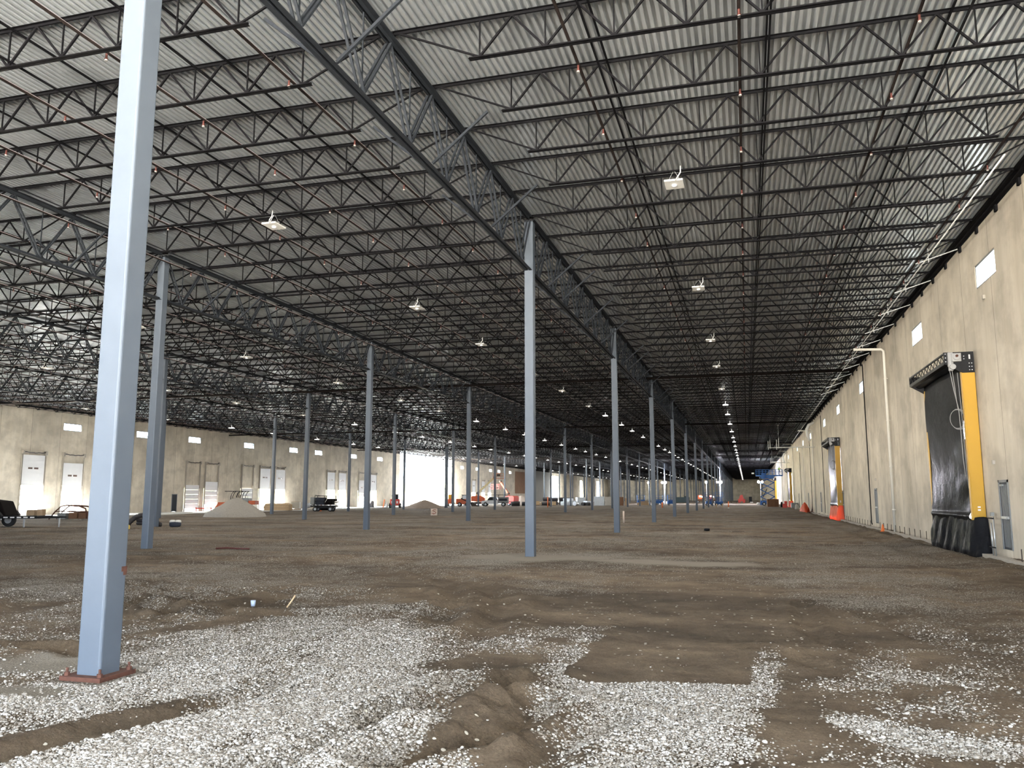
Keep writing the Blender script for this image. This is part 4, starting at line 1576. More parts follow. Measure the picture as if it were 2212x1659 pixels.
def man_door(x, y, side, zb, near=True):
    global dn
    t = empty('door_%d' % dn, (x, y, zb))
    tag(t, kind='structure')
    dn += 1
    s = side
    lf = MB().box(min(0, s * 0.10), max(0, s * 0.10), 0.06, 0.92, 0.01, 2.15)
    leaf = lf.build('door_leaf', M['man_door'], t)
    fr = MB()
    for a, b in ((-0.02, 0.06), (0.92, 1.0)):
        fr.box(min(-s * 0.03, s * 0.14), max(-s * 0.03, s * 0.14), a, b, 0, 2.23)
    fr.box(min(-s * 0.03, s * 0.14), max(-s * 0.03, s * 0.14), -0.02, 1.0, 2.15, 2.23)
    fr.build('door_frame', M['door_frame'], t)
    if near:
        h = MB()
        h.box(-0.05, -0.02, 0.12, 0.86, 0.98, 1.06) if s > 0 else h.box(0.02, 0.05, 0.12, 0.86, 0.98, 1.06)
        h.cyl((-0.05 * s, 0.16, 1.0), (1, 0, 0), 0.03, 0.10, 10)
        h.build('push_bar', M['steel'], leaf)
        rb = MB()
        for q in range(5):
            yy = 0.22 + 0.13 * q
            rb.box(-0.008 if s > 0 else 0.0, 0.0 if s > 0 else 0.008, yy, yy + 0.05, 0.08, 2.08)
        rb.build('leaf_ribs', M['door_frame'], leaf)
        cl = MB().cbox((-0.05 * s, 0.55, 2.06), (0.07, 0.26, 0.06)).build('door_closer', M['grey_machine'], leaf)
    return t


for i, y in enumerate(MAN_R):
    man_door(XR, y, 1, 0.22, i < 4)
for y in MAN_L:
    man_door(XL, y + 0.05, -1, 0.06, False)

# stub rail in front of the nearest wall door
t = empty('stub_rail', (7.80, 30.45, 0), 0, 'grey stub rail standing in front of the nearest grey wall door', 'rail')
MB().tube((0, 0, -0.08), (0, 0, 1.25), 0.025, 10).tube((0, 0.3, -0.08), (0, 0.3, 1.05), 0.025, 10).build('post', M['steel'], t, True)
MB().tube((-0.02, -0.05, 1.2), (-0.02, 0.6, 1.2), 0.022, 8).tube((-0.02, -0.05, 0.25), (-0.02, 0.6, 0.25), 0.022, 8).build('cross_bar', M['black'], t, True)
MB().cbox((0.08, 0.42, 1.33), (0.10, 0.16, 0.12)).build('junction_box', M['grey_machine'], t)
for i, (y, z) in enumerate(((30.55, 3.05), (56.6, 3.0), (30.1, 8.6))):
    tag(MB().cbox((XR - 0.04, y, z), (0.08, 0.13, 0.13)).build('junction_box', M['track']), ['small square box on the wall above the nearest grey door', 'small box on the wall above the second grey door', 'small dark box high on the right wall past the first window'][i], 'junction box')

# dock doors on the left wall
def dock_door(y, lift, label, glow=False):
    t = empty('dock_door', (XL, y, 0.06), 0, label, 'dock door', 'dock doors along the left wall')
    p = MB()
    for q in range(5):
        z = 0.0 + q * 0.61
        p.box(0.05, 0.10, 0.06, DW - 0.06, z + 0.0015, z + 0.6085)
    pn = p.build('door_panel', M['dock_panel'], t, loc=(0, 0, lift))
    for a in (DW / 2 - 0.62, DW / 2 + 0.10):
        MB().box(0.04, 0.108, a, a + 0.52, 1.62, 1.80).build('vision_lite', M['glass'] if lift < 1.0 else M['dark_glass'], pn)
    for a in (-0.02, DW - 0.10):
        tr = MB().box(0.02, 0.16, a, a + 0.03, 0.0, 6.45).box(0.02, 0.16, a + 0.09, a + 0.12, 0.0, 6.45)
        for q in range(9):
            tr.box(0.03, 0.10, a, a + 0.12, 0.5 + 0.72 * q, 0.55 + 0.72 * q)
        tr.box(0.02, 0.30, a - 0.03, a + 0.15, 6.15, 6.55)
        tr.build('track', M['track'], t)
    sp = MB().path([(0.22, 0.2 + (DW - 0.4) * i / 12, 6.38 - 0.06 * math.sin(PI * i / 12) + 0.02 * math.sin(i * 1.7)) for i in range(13)], 0.05, 8)
    sp.build('spring_shaft', M['hose'], t, True)
    return t


DLAB = {0: 'raised white dock door at the far left, bright daylight under it', 1: 'part-raised white dock door beside the far-left one, tops lower',
        2: 'white dock door mostly hidden behind the foreground column', 3: 'nearly closed white dock door just past the grey side door', 4: 'slightly raised white dock door left of the near gravel pile',
        5: 'fully closed low white dock door behind the canopied machine', 6: 'raised white dock door left of the timber reel', 7: 'raised white dock door right of the timber reel, open below',
        8: 'raised white dock door behind the loaded tool trailer', 9: 'raised white dock door just right of the loaded tool trailer', 10: 'half-raised low white dock door, second last before the wall opening',
        11: 'raised white dock door, last before the big bright wall opening', 12: 'far raised white dock door left of the boom lift', 13: 'far raised white dock door behind the boom lift basket', 14: 'far raised white dock door right of the boom lift basket'}
for i, (y, _, lift) in enumerate(LIFTS):
    dock_door(y, lift, DLAB[i])

# ------------------------------------------------------------------ things fixed to the right wall
def drain(y, label, ztop=10.9, elbow=True):
    t = empty('drain_pipe', (XR - 0.135, y, 0), 0, label, 'drain pipe', 'white drain pipes on the right wall')
    pts = [(0, 0, -0.05), (0, 0, ztop - 0.35), (0, 0, ztop - 0.12), (-0.12, 0, ztop)]
    if elbow:
        pts += [(-1.6, 0.0, ztop + 0.06)]
    MB().path(pts, 0.075, 12).build('pipe', M['white_pipe'], t, True)
    c = MB()
    for z in (1.2, 3.6, 6.2, 8.6):
        c.cyl((0, 0, z), (0, 0, 1), 0.09, 0.05, 12).box(0.0, 0.133, -0.02, 0.02, z - 0.02, z + 0.02)
    c.build('clamps', M['white_pipe'], t)
    return t


drain(49.9, 'long white drain pipe on the right wall between the two nearest roll-up doors', 10.3)
drain(104.0, 'white drain pipe with thick bend at top, past the second roll-up door', 9.8)
drain(148.0, 'white drain pipe right of the scissor lift, nearer the third roll-up door')
drain(171.0, 'white drain pipe just behind the third roll-up door')
drain(196.0, 'thin white drain pipe on the right wall behind the scissor lift')
drain(222.0, 'farthest white drain pipe on the right wall')
# thick white bend hanging at the ceiling
for i, (y, zz) in enumerate(((102.0, 9.7), (168.0, 9.6))):
    b = MB().path([(1.1, 0, 0.95), (0.5, 0, 0.65), (0.25, 0.2, 0.1), (0.35, 0.3, -0.6), (0.55, 0.3, -1.2)], [0.14, 0.18, 0.18, 0.17, 0.12], 12).build('duct_bend', M['white'], None, True, (XR - 1.1, y, zz))
    tag(b, ['bright white bent duct hanging under the roof beside the right wall', 'far white bent duct under the roof edge beyond the first one'][i], 'duct')
cb = MB().path([(XR - 0.04, 59.35, 10.9), (XR - 0.04, 59.38, 6), (XR - 0.04, 59.45, 1.0), (XR - 0.04, 59.5, 0.2), (XR - 0.04, 59.2, 0.1)], 0.035, 6).build('cable', M['black'], None, True)
tag(cb, 'black cable running down the right wall from the third window', 'cable')
cb = MB().tube((XR - 0.03, 51.0, 0.3), (XR - 0.03, 51.0, 10.4), 0.02, 6).build('conduit', M['track'])
tag(cb, 'thin grey conduit beside the nearest white drain pipe', 'conduit')
for i, y in enumerate((93.0, 110.5, 131.0)):
    tag(MB().tube((XR - 0.03, y, 0.2), (XR - 0.03, y, 10.6 - i), 0.03, 6).build('conduit', M['black']), 'dark conduit on right wall, %s beyond the second roll-up door' % ordw(i + 1), 'conduit')
t = empty('wall_ladder', (XR - 0.25, 120.4, 0), 0, 'pale ladder fixed to the right wall beyond the second roll-up door', 'ladder')
for s in (0, 0.5):
    MB().box(-0.03, 0.03, s - 0.03, s + 0.03, -0.1, 8.8).build('rail', M['white_pipe'], t)
for q in range(28):
    MB().tube((0, 0, 0.3 + 0.3 * q), (0, 0.5, 0.3 + 0.3 * q), 0.018, 6).build('rung', M['white_pipe'], t)
for i, (y, x0, z) in enumerate(((103.0, 3.7, 7.8), (120.8, 3.2, 8.8), (162.0, 4.6, 8.3))):
    t = MB()
    t.tube((x0, y, z), (XR + 0.02, y, z), 0.05, 8).tube((x0, y, z - 0.25), (x0, y, z + 0.95), 0.035, 8).tube((x0 + 0.25, y, z - 0.1), (x0 + 0.25, y, z + 1.15), 0.03, 8)
    t.tube((x0 + 0.25, y, z + 1.1), (x0 + 0.25, y, 10.6), 0.012, 5)
    tag(t.build('pipe_stub', M['white']), ['white pipe arm reaching out from the right wall under the roof, nearest', 'white pipe arm at the top of the wall ladder', 'white pipe arm just above the blue scissor lift'][i], 'pipe arm')
cb = MB().path([(6.55, 22, 10.42), (6.56, 30, 10.42), (6.6, 60, 10.42), (6.9, 100, 10.42), (7.2, 135, 10.42)], 0.02, 8).build('roof_conduit', M['white'], None, True)
tag(cb, 'slim white conduit running under the roof close to the right wall', 'conduit')
# pale welded struts from joist ends down to the conduit
for i in range(12):
    y = Y0 + JS * (7 + 2 * i)
    if y < 28.7:
        continue
    s_ = MB().bar((6.45, y + 0.05, 10.60), (7.90, y + 0.05, 11.05), 0.035, 0.035).bar((6.9, y + 0.05, 10.62), (6.9, y + 0.05, 11.33), 0.025, 0.025)
    tag(s_.build('joist_strut', M['steel']), 'pale strut at the right wall joist end, %s from the camera' % ordw(i), 'strut', 'pale struts at joist ends by the right wall')
# rebar dowels standing along the foot of the right wall
rb_me = MB().tube((0, 0, -0.12), (0, 0, 0.30), 0.016, 6).mesh('rebar_dowel', M['rebar'])
k = 0
y = 26.6
while y < 80:
    if not any(a - 1.0 < y < b + 1.0 for a, b in ROLL_R[:2]) and not any(m_ - 0.2 < y < m_ + 1.2 for m_ in MAN_R) and abs(y - 49.9) > 0.3:
        k += 1
        o = place('rebar_dowel', rb_me, None, (XR - 0.16, y, 0.05))
        tag(o, 'short rebar dowel standing at the foot of the right wall, %s from the camera' % ordw(k), 'rebar', 'rebar dowels along the right wall')
    y += 1.35

# ------------------------------------------------------------------ stone piles
def pile(name, x, y, r, h, m, label, cat, sq=1.0):
    n_ = 48
    vs, fs = [(0, 0, h)], []
    rings = 16
    for j in range(1, rings + 1):
        u = j / rings
        for i in range(n_):
            a = 2 * PI * i / n_
            rr = r * u * (1 + 0.10 * math.sin(2 * a + 1) + 0.05 * math.sin(5 * a + x))
            z = h * (1 - u) ** 1.0 * (1 + 0.15 * u) + 0.04 * math.sin(9 * a + 5 * u) * u * (1 - u) * h
            z = h * (1 - math.sqrt(u * u + 0.012) + 0.11) / 1.0 if u < 1 else 0
            z += (random.random() - 0.5) * 0.05 * h * (u < 1)
            vs.append((rr * math.cos(a), rr * math.sin(a) * sq, max(z, 0) - 0.12 * (u == 1)))
    for i in range(n_):
        fs.append((0, 1 + i, 1 + (i + 1) % n_))
        for j in range(rings - 1):
            a, b = 1 + j * n_, 1 + (j + 1) * n_
            fs.append((a + i, b + i, b + (i + 1) % n_, a + (i + 1) % n_))
    o = MB().add(vs, fs).build(name, m, None, True, (x, y, gz(x, y)))
    return tag(o, label, cat)


pile('gravel_pile', -47.75, 69.2, 2.75, 1.85, M['pile'], 'grey cone of gravel at left, in front of the canopied orange machine', 'gravel pile')
pile('gravel_pile', -53.0, 130.5, 3.1, 1.35, M['pile_tan'], 'low tan gravel cone in front of the big bright wall opening', 'gravel pile')
pile('gravel_pile', -53.8, 196, 3.0, 2.3, M['pile_tan'], 'pale heap against the far left wall right of the white truck', 'gravel pile')

# ------------------------------------------------------------------ concrete block with a painted mark
t = empty('concrete_block', (-31.0, 78.9, gz(-31, 78.9)), math.radians(24), 'pale square block with a reddish painted mark standing on the dirt', 'block')
MB().box(-0.33, 0.33, 0, 0.55, 0, 0.70).build('block_body', M['block'], t)
mk = MB()
crv = [(0.20, 0.56), (0.12, 0.60), (-0.06, 0.59), (-0.14, 0.50), (-0.06, 0.44), (0.08, 0.40), (0.17, 0.32), (0.14, 0.22), (0.04, 0.19), (-0.10, 0.21), (-0.24, 0.21)]
mk.path([(a, -0.012, b) for a, b in crv], 0.032, 6)
mk.path([(-0.05, -0.012, 0.21), (-0.05, -0.012, 0.10)], 0.026, 6)
mk.path([(-0.14, -0.012, 0.50), (-0.20, -0.012, 0.50)], 0.022, 6)
mk.build('painted_mark', M['red_mark'], t)
MB().box(0.331, 0.34, 0.04, 0.51, 0.02, 0.69).build('side_board', M['rebar'], t)


# ------------------------------------------------------------------ vehicles and machines
def wheel(parent, x, y, z, r, w, axis=(0, 1, 0), name='wheel'):
    o = MB().cyl((0, 0, 0), axis, r, w, 22).build(name, M['tyre'], parent, loc=(x, y, z), bevel=r * 0.08)
    MB().cyl((0, 0, 0), axis, r * 0.52, w * 1.06, 16).cyl((0, 0, 0), axis, r * 0.16, w * 1.25, 10).build('hub', M['rim'], o)
    return o


def stripes(parent, x0, x1, y, z, n_=8):
    for i in range(n_):
        a = x0 + (x1 - x0) * i / n_
        b = x0 + (x1 - x0) * (i + 0.62) / n_
        MB().box(a, b, y - 0.01, y + 0.01, z, z + 0.07).build('reflector', M['duct_tape_white'], parent)


# flatbed trailer, cut by the left edge of the view
TX, TY = -46.0, 40.9
t = empty('flatbed_trailer', (TX, TY, gz(TX, TY)), math.radians(20), 'dark flatbed trailer with big wheel and red-white striped rail at the left edge', 'trailer')
fr = MB().box(-3.4, 3.2, -1.0, 1.0, 0.55, 0.72)
fr.bar((3.2, -0.9, 0.62), (4.1, 0, 0.62), 0.1, 0.12).bar((3.2, 0.9, 0.62), (4.1, 0, 0.62), 0.1, 0.12).box(4.0, 4.5, -0.06, 0.06, 0.58, 0.68)
fr.build('frame', M['black'], t)
fd = MB()
fd.prism([(-1.0, 0.72), (-0.8, 1.02), (0.9, 1.02), (1.15, 0.72)], -1.22, -0.92, 'XZ').prism([(-1.0, 0.72), (-0.8, 1.02), (0.9, 1.02), (1.15, 0.72)], 0.92, 1.22, 'XZ')
fd.build('fender', M['black'], t)
for x in (-0.55, 0.45):
    for y in (-1.08, 1.08):
        wheel(t, x, y, 0.42, 0.42, 0.26)
stripes(t, 1.2, 3.2, -1.02, 0.60, 5)
MB().bar((2.4, -0.9, 0.0), (2.4, -0.9, 0.6), 0.08, 0.08).bar((4.1, 0, 0.0), (4.1, 0, 0.65), 0.07, 0.07).build('jack', M['steel'], t)
ld = MB().prism([(-1.2, 0.72), (-1.2, 1.15), (-0.2, 1.75), (0.8, 1.62), (1.2, 0.72)], -0.8, 0.8, 'XZ')
tag_o = ld.build('tarped_load', M['pipe_black'], None, loc=(TX, TY, gz(TX, TY) + 0.005), bevel=0.06)
tag_o.rotation_euler = (0, 0, math.radians(20))
tag(tag_o, 'grey tarped load lying on the flatbed trailer at the left edge', 'load')
o = MB().cbox((2.3, 0.2, 0.90), (0.5, 0.5, 0.35)).cbox((3.0, -0.1, 0.92), (0.35, 0.4, 0.38)).build('tool_crate', M['tan'], None, loc=(TX, TY, gz(TX, TY) + 0.005))
o.rotation_euler = (0, 0, math.radians(20))
tag(o, 'small tan crates standing on the flatbed trailer nose', 'crate')

# pipe-frame sled between the far-left dock doors and the foreground column
X_, Y_ = -55.4, 57.0
t = empty('pipe_frame_sled', (X_, Y_, gz(X_, Y_)), math.radians(16), 'low machine with arched pipe frame beneath the far-left dock doors', 'machine')
a = MB()
for s in (-0.6, 0.6):
    a.path([(-1.7, s, 0.05), (-1.2, s, 0.7), (-0.7, s, 1.15), (-0.2, s, 1.22), (0.9, s, 1.12), (1.35, s, 0.95), (1.5, s, 0.5), (1.5, s, 0.1)], 0.06, 8)
    a.path([(-0.7, s, 0.72), (0.5, s, 0.66), (1.5, s, 0.68)], 0.05, 8)
for x, z in ((-0.2, 1.22), (0.9, 1.12), (-1.2, 0.7)):
    a.tube((x, -0.6, z), (x, 0.6, z), 0.04, 8)
a.build('arched_frame', M['rust'], t, True)
MB().cbox((-0.75, 0, 0.32), (0.7, 0.9, 0.5)).build('side_box', M['grey_machine'], t, bevel=0.03)
MB().cbox((0.2, 0, 0.34), (0.75, 0.8, 0.52)).cbox((0.95, 0, 0.38), (0.6, 0.85, 0.6)).build('engine_box', M['brown_steel'], t, bevel=0.03)
MB().tube((1.5, 0, 0.72), (2.7, 0, 0.68), 0.05, 8).build('tow_bar', M['red'], t, True)

# black hose hump, yellow can, sack
X_, Y_ = -37.3, 43.9
t = empty('corrugated_hose', (X_, Y_, gz(X_, Y_)), math.radians(38), 'arched coil of black corrugated hose behind the foreground column', 'hose')
pts = []
for i in range(40):
    u = i / 39
    pts.append((-0.75 + 1.9 * u, 0.25 * math.sin(u * 9), 0.12 + 0.62 * math.sin(PI * min(1, u * 1.08)) ** 0.7))
MB().path(pts, [0.15 + 0.014 * (i % 2) for i in range(40)], 12).build('hose_arch', M['hose'], t, True)
pts = [(0.35 + 0.55 * math.cos(i * 0.42), 0.3 + 0.45 * math.sin(i * 0.42), 0.13 + 0.012 * i) for i in range(34)]
MB().path(pts, 0.10, 10).build('hose_coil', M['hose'], t, True)
X_, Y_ = -36.2, 41.5
tag(MB().lathe([(0.02, 0), (0.13, 0), (0.14, 0.03), (0.14, 0.24), (0.10, 0.30), (0.04, 0.31)], n=16).build('paint_can', M['gold'], None, True, (X_, Y_, gz(X_, Y_))), 'small yellow can on the ground beside the black hose', 'can')
X_, Y_ = -35.4, 44.8
t = empty('sack', (X_, Y_, gz(X_, Y_)), 0.4, 'black-bottomed white sack lying right of the second column from camera', 'sack')
MB().lathe([(0.05, 0.0), (0.30, 0.02), (0.36, 0.12), (0.36, 0.28), (0.28, 0.32), (0.1, 0.33)], n=18).build('sack_body', M['cloth_dark'], t, True)
b_ = MB()
for dx in (-0.17, 0.17):
    b_.lathe([(0.14, 0.24), (0.20, 0.32), (0.19, 0.40), (0.12, 0.45), (0.03, 0.46)], (dx, 0, 0), 14)
b_.build('sack_top', M['bag'], t, True)

# loaded tool trailer
X_, Y_ = -53.9, 97.6
t = empty('tool_trailer', (X_, Y_, gz(X_, Y_)), math.radians(14), 'dark loaded tool trailer with red-white striped rail, left of centre', 'trailer')
MB().box(-1.7, 1.6, -0.75, 0.75, 0.62, 0.80).box(-1.2, 1.4, -0.6, 0.6, 0.42, 0.62).build('bed', M['black'], t)
for x in (-1.05, 0.95):
    for y in (-0.72, 0.72):
        wheel(t, x, y, 0.32, 0.32, 0.2)
stripes(t, -1.6, 1.3, -0.77, 0.80, 6)
cg = MB()
for x in (-1.15, 0.1, 1.3):
    for y in (-0.7, 0.7):
        cg.bar((x, y, 0.8), (x, y, 2.0), 0.06, 0.06)
for z in (1.35, 1.98):
    cg.box(-1.2, 1.35, -0.73, -0.67, z, z + 0.05).box(-1.2, 1.35, 0.67, 0.73, z, z + 0.05)
cg.path([(-1.15, -0.7, 2.12), (-0.4, -0.7, 2.04), (0.7, -0.7, 2.04), (1.25, -0.7, 2.14)], 0.04, 6)
cg.build('cage', M['black'], t)
MB().box(-1.75, -1.22, -0.7, 0.7, 0.95, 1.85).build('side_locker', M['grey_machine'], t, bevel=0.03)
MB().cbox((-0.5, 0, 1.35), (1.1, 1.2, 1.0)).build('tool_chest', M['cloth_dark'], t, bevel=0.05)
MB().cbox((0.7, 0, 1.25), (1.0, 1.2, 0.85)).cyl((1.45, -0.2, 1.5), (1, 0, 0), 0.12, 0.5, 12).cyl((1.5, 0.2, 1.2), (1, 0, 0), 0.05, 0.6, 8).build('engine', M['pipe_black'], t, bevel=0.04)
MB().cyl((0.0, 0, 0.42), (1, 0, 0), 0.28, 1.0, 16).build('tank', M['pipe_black'], t, True)
MB().bar((0.25, -0.76, 1.2), (0.55, -0.76, 1.75), 0.05, 0.05).build('hand_tool', M['white'], t)
X_, Y_ = -55.6, 99.6
tag(MB().prism([(-0.12, 0), (0.12, 0), (0.09, 0.95), (-0.09, 0.95)], -0.12, 0.12, 'XZ').build('traffic_drum', M['orange_marker'], None, loc=(X_, Y_, gz(X_, Y_))), 'orange traffic drum standing left of the loaded tool trailer', 'drum')

# reel, tote, silver roll along the left wall
X_, Y_ = -62.9, 101.0
t = empty('timber_reel', (X_, Y_, 0.06), math.radians(10), 'long tan timber stack with a curved side near the dock doors', 'timber')
MB().prism([(-1.9, 0), (-2.0, 0.5), (-1.7, 0.95), (1.2, 1.02), (1.7, 0.8), (1.75, 0)], -0.6, 0.6, 'XZ').build('timber_body', M['wood'], t)
MB().box(-1.9, 1.75, -0.62, -0.6, 0.32, 0.36).box(-1.8, 1.6, -0.62, -0.6, 0.66, 0.70).build('strap', M['tan'], t)
X_, Y_ = -63.4, 106.4
t = empty('caged_tank', (X_, Y_, 0.06), 0.25, 'cream caged liquid tank standing right of the tan timber stack', 'tank')
MB().box(-0.56, 0.56, -0.5, 0.5, 0.16, 1.16).build('tank_bottle', M['tank'], t, bevel=0.06)
g = MB().box(-0.6, 0.6, -0.55, 0.55, 0.0, 0.12)
for q in range(7):
    x = -0.6 + 0.2 * q
    for s in (-0.54, 0.54):
        g.box(x - 0.012, x + 0.012, s - 0.012, s + 0.012, 0.12, 1.18)
for q in range(6):
    z = 0.2 + 0.19 * q
    g.box(-0.6, 0.6, -0.555, -0.53, z, z + 0.025).box(-0.6, 0.6, 0.53, 0.555, z, z + 0.025).box(-0.61, -0.585, -0.55, 0.55, z, z + 0.025).box(0.585, 0.61, -0.55, 0.55, z, z + 0.025)
g.build('cage', M['tan'], t)
X_, Y_ = -61.6, 107.0
t = empty('duct_roll', (X_, Y_, 0.10), math.radians(-28), 'silver tube lying tilted on the ground left of the third column row', 'duct')
MB().poly_bar((-1.2, 0, 0.42), (1.0, 0, 0.72), [(0.36 * math.cos(2 * PI * i / 24), 0.36 * math.sin(2 * PI * i / 24)) for i in range(24)]).build('tube', M['silver'], t, True)
MB().cyl((1.02, 0, 0.72), (1, 0, 0.136), 0.30, 0.05, 20).build('open_end', M['hose'], t)
MB().box(-1.3, 1.1, -0.3, 0.3, 0.0, 0.08).build('pallet', M['tan'], t)

# canopied orange paving machine behind the near gravel pile
X_, Y_ = -63.6, 92.5
t = empty('canopied_machine', (X_, Y_, gz(X_, Y_) + 0.02), math.radians(12), 'orange machine with flat black canopy seen behind the near gravel pile', 'machine')
MB().box(-2.4, -0.9, -0.9, 0.9, 0.45, 1.25).prism([(-2.9, 0.5), (-2.3, 1.25), (-1.5, 1.25), (-1.5, 0.5)], -0.8, 0.8, 'XZ').build('hopper', M['orange'], t, bevel=0.04)
MB().box(-0.9, 1.6, -0.9, 0.9, 0.4, 1.35).build('body', M['grey_machine'], t, bevel=0.04)
MB().box(1.6, 2.5, -0.7, 0.7, 0.95, 1.45).build('rear_tank', M['orange'], t, bevel=0.05)
MB().box(-1.4, 1.0, -1.1, 1.1, 2.62, 2.70).build('canopy', M['black'], t)
ps = MB()
for x in (-0.55, -0.3, 0.25, 0.65):
    for y in (-0.9, 0.9):
        MB().path([(x - 0.12, y, 1.3), (x - 0.1, y, 2.0), (x + 0.08, y, 2.45), (x + 0.3, y, 2.63)], 0.045, 6).build('canopy_post', M['black'], t, True)
ps = MB().box(0.6, 1.6, -0.9, -0.86, 1.75, 1.79).box(0.6, 1.6, -0.9, -0.86, 2.05, 2.09).box(1.56, 1.6, -0.9, -0.86, 1.35, 2.09).cbox((1.1, 0, 1.55), (0.9, 1.2, 0.4))
ps.build('operator_platform', M['grey_machine'], t)
for x in (-1.5, 1.2):
    for y in (-0.9, 0.9):
        wheel(t, x, y, 0.45, 0.45, 0.32)

# red and white barrier rails under the part-open dock doors
for i, (y, m_) in enumerate(((92.5, 'red'), (96.5, 'red'))):
    o = MB().box(-0.05, 0.05, -1.7, 1.7, 0.30, 0.45).box(-0.06, 0.06, -1.6, -1.5, 0, 0.5).box(-0.06, 0.06, 1.5, 1.6, 0, 0.5).build('barrier_rail', M[m_], None, loc=(-68.8, y, 0.06))
    tag(o, ['low red barrier rail below the nearly closed dock door', 'low red barrier rail below the slightly raised dock door'][i], 'barrier')

# red compact machine, sign and cones by the last dock door
X_, Y_ = -60.4, 134.8
t = empty('red_compact_machine', (X_, Y_, gz(X_, Y_)), math.radians(18), 'red compact machine with dark cab beside the edge of the big opening', 'machine')
MB().box(-0.85, 0.85, -1.1, 1.1, 0.45, 1.55).build('body', M['red'], t, bevel=0.08)
MB().box(-0.6, 0.6, -0.6, 0.7, 1.55, 2.35).build('cab', M['glass_dark'], t, bevel=0.05)
MB().box(-0.7, 0.7, -0.7, 0.8, 2.35, 2.43).build('cab_roof', M['white'], t)
MB().cbox((-0.45, -1.12, 1.0), (0.3, 0.05, 0.4)).cbox((0.45, -1.12, 1.0), (0.3, 0.05, 0.4)).build('head_lamp', M['white'], t)
for x in (-0.85, 0.85):
    for y in (-0.75, 0.75):
        wheel(t, x, y, 0.42, 0.42, 0.3, (1, 0, 0))
for i, (x, y, hh, m_, lb, ct) in enumerate(((-62.3, 134.0, 1.5, 'orange_marker', 'leaning orange post left of the red compact machine', 'post'), (-61.5, 133.6, 1.1, 'white', 'white cone left of the red compact machine', 'cone'), (-64.6, 134.0, 1.25, 'hose', 'dark upright bag near the last dock door', 'bag'))):
    if i == 1:
        o = MB().lathe([(0.4, 0), (0.32, 0.05), (0.05, hh), (0.02, hh)], n=14)
    elif i == 0:
        o = MB().bar((-0.1, 0, 0), (0.15, 0, hh), 0.16, 0.10)
    else:
        o = MB().prism([(-0.45, 0), (-0.3, 0.5), (0.05, hh), (0.3, hh * 0.9), (0.35, 0)], -0.3, 0.3, 'XZ')
    tag(o.build(['marker_post', 'white_cone', 'upright_bag'][i], M[m_], None, loc=(x, y, gz(x, y))), lb, ct)


def boom_lift(x, y, rz, mbody, mboom, pts, basket, label, nm):
    t = empty('boom_lift', (x, y, gz(x, y)), rz, label, 'boom lift')
    MB().box(-1.5, 1.5, -0.8, 0.8, 0.45, 0.85).build('chassis', M['red'] if mbody == 'red' else M['rebar'], t, bevel=0.04)
    for a in (-1.15, 1.15):
        for b in (-0.95, 0.95):
            wheel(t, a, b, 0.45, 0.45, 0.33)
    tb = MB().prism([(-1.5, 0.95), (-1.55, 1.9), (-1.2, 2.15), (0.6, 2.15), (1.35, 1.75), (1.4, 0.95)], -0.95, 0.95, 'XZ')
    tb.build('turntable', M[mbody], t, bevel=0.08)
    b1 = MB()
    for p, q, w in pts:
        b1.bar(p, q, w, w * 1.15)
    b1.build('boom', M[mboom], t)
    j = MB()
    for p, q, w in pts:
        j.cyl(p, (0, 1, 0), w * 0.75, 0.5, 12)
    j.cyl(pts[-1][1], (0, 1, 0), pts[-1][2] * 0.8, 0.5, 12)
    j.build('boom_joint', M['rebar'], t)
    bx, by, bz = basket
    bk_ = MB().box(bx - 1.15, bx + 1.15, by - 0.4, by + 0.4, bz, bz + 0.08)
    for zz in (0.55, 1.1):
        for s in (-0.4, 0.4):
            bk_.bar((bx - 1.15, by + s, bz + zz), (bx + 1.15, by + s, bz + zz), 0.05, 0.05)
        for s in (-1.15, 1.15):
            bk_.bar((bx + s, by - 0.4, bz + zz), (bx + s, by + 0.4, bz + zz), 0.05, 0.05)
    for s in (-1.15, -0.4, 0.4, 1.15):
        for u in (-0.4, 0.4):
            bk_.bar((bx + s, by + u, bz), (bx + s, by + u, bz + 1.1), 0.05, 0.05)
    bo = bk_.build('basket', M[mbody], t)
    MB().cbox((bx, by - 0.42, bz + 0.75), (0.7, 0.2, 0.5)).build('control_box', M['rebar'], bo)
    return t


boom_lift(-54.3, 163.5, math.radians(17), 'orange', 'cream', [((-0.6, 0, 1.9), (-0.2, 0, 2.7), 0.30), ((-0.2, 0, 2.7), (3.4, 0, 6.0), 0.34)], (4.2, 0, 5.7), 'tall orange boom lift with cream boom raised, basket near the roof', 0)
boom_lift(-49.8, 172.5, math.radians(160), 'red', 'orange', [((0.4, 0, 2.0), (0.7, 0, 2.6), 0.30), ((0.7, 0, 2.6), (2.9, 0, 5.3), 0.32)], (4.1, 0, 3.6), 'second orange-red boom lift half hidden behind the white pickup truck', 1)

# white pickup with a ladder rack
X_, Y_ = -49.1, 158.5
t = empty('pickup_truck', (X_, Y_, gz(X_, Y_)), math.radians(12), 'white pickup truck with black ladder rack and dark grille, centre left', 'truck')
bd = MB()
bd.prism([(-2.7, 0.5), (-2.7, 1.05), (-1.5, 1.22), (0.65, 1.22), (0.65, 0.5)], -0.95, 0.95, 'XZ')
bd.build('body', M['truck_white'], t, bevel=0.08)
MB().prism([(-1.55, 1.2), (-1.05, 1.88), (0.35, 1.88), (0.6, 1.2)], -0.85, 0.85, 'XZ').build('cab', M['glass_dark'], t, bevel=0.06)
cabf = MB().box(-1.1, 0.4, -0.87, 0.87, 1.84, 1.92).bar((-1.55, -0.86, 1.2), (-1.05, -0.86, 1.88), 0.06, 0.07).bar((0.6, -0.86, 1.2), (0.35, -0.86, 1.88), 0.06, 0.1).bar((-0.3, -0.87, 1.2), (-0.3, -0.87, 1.88), 0.05, 0.08)
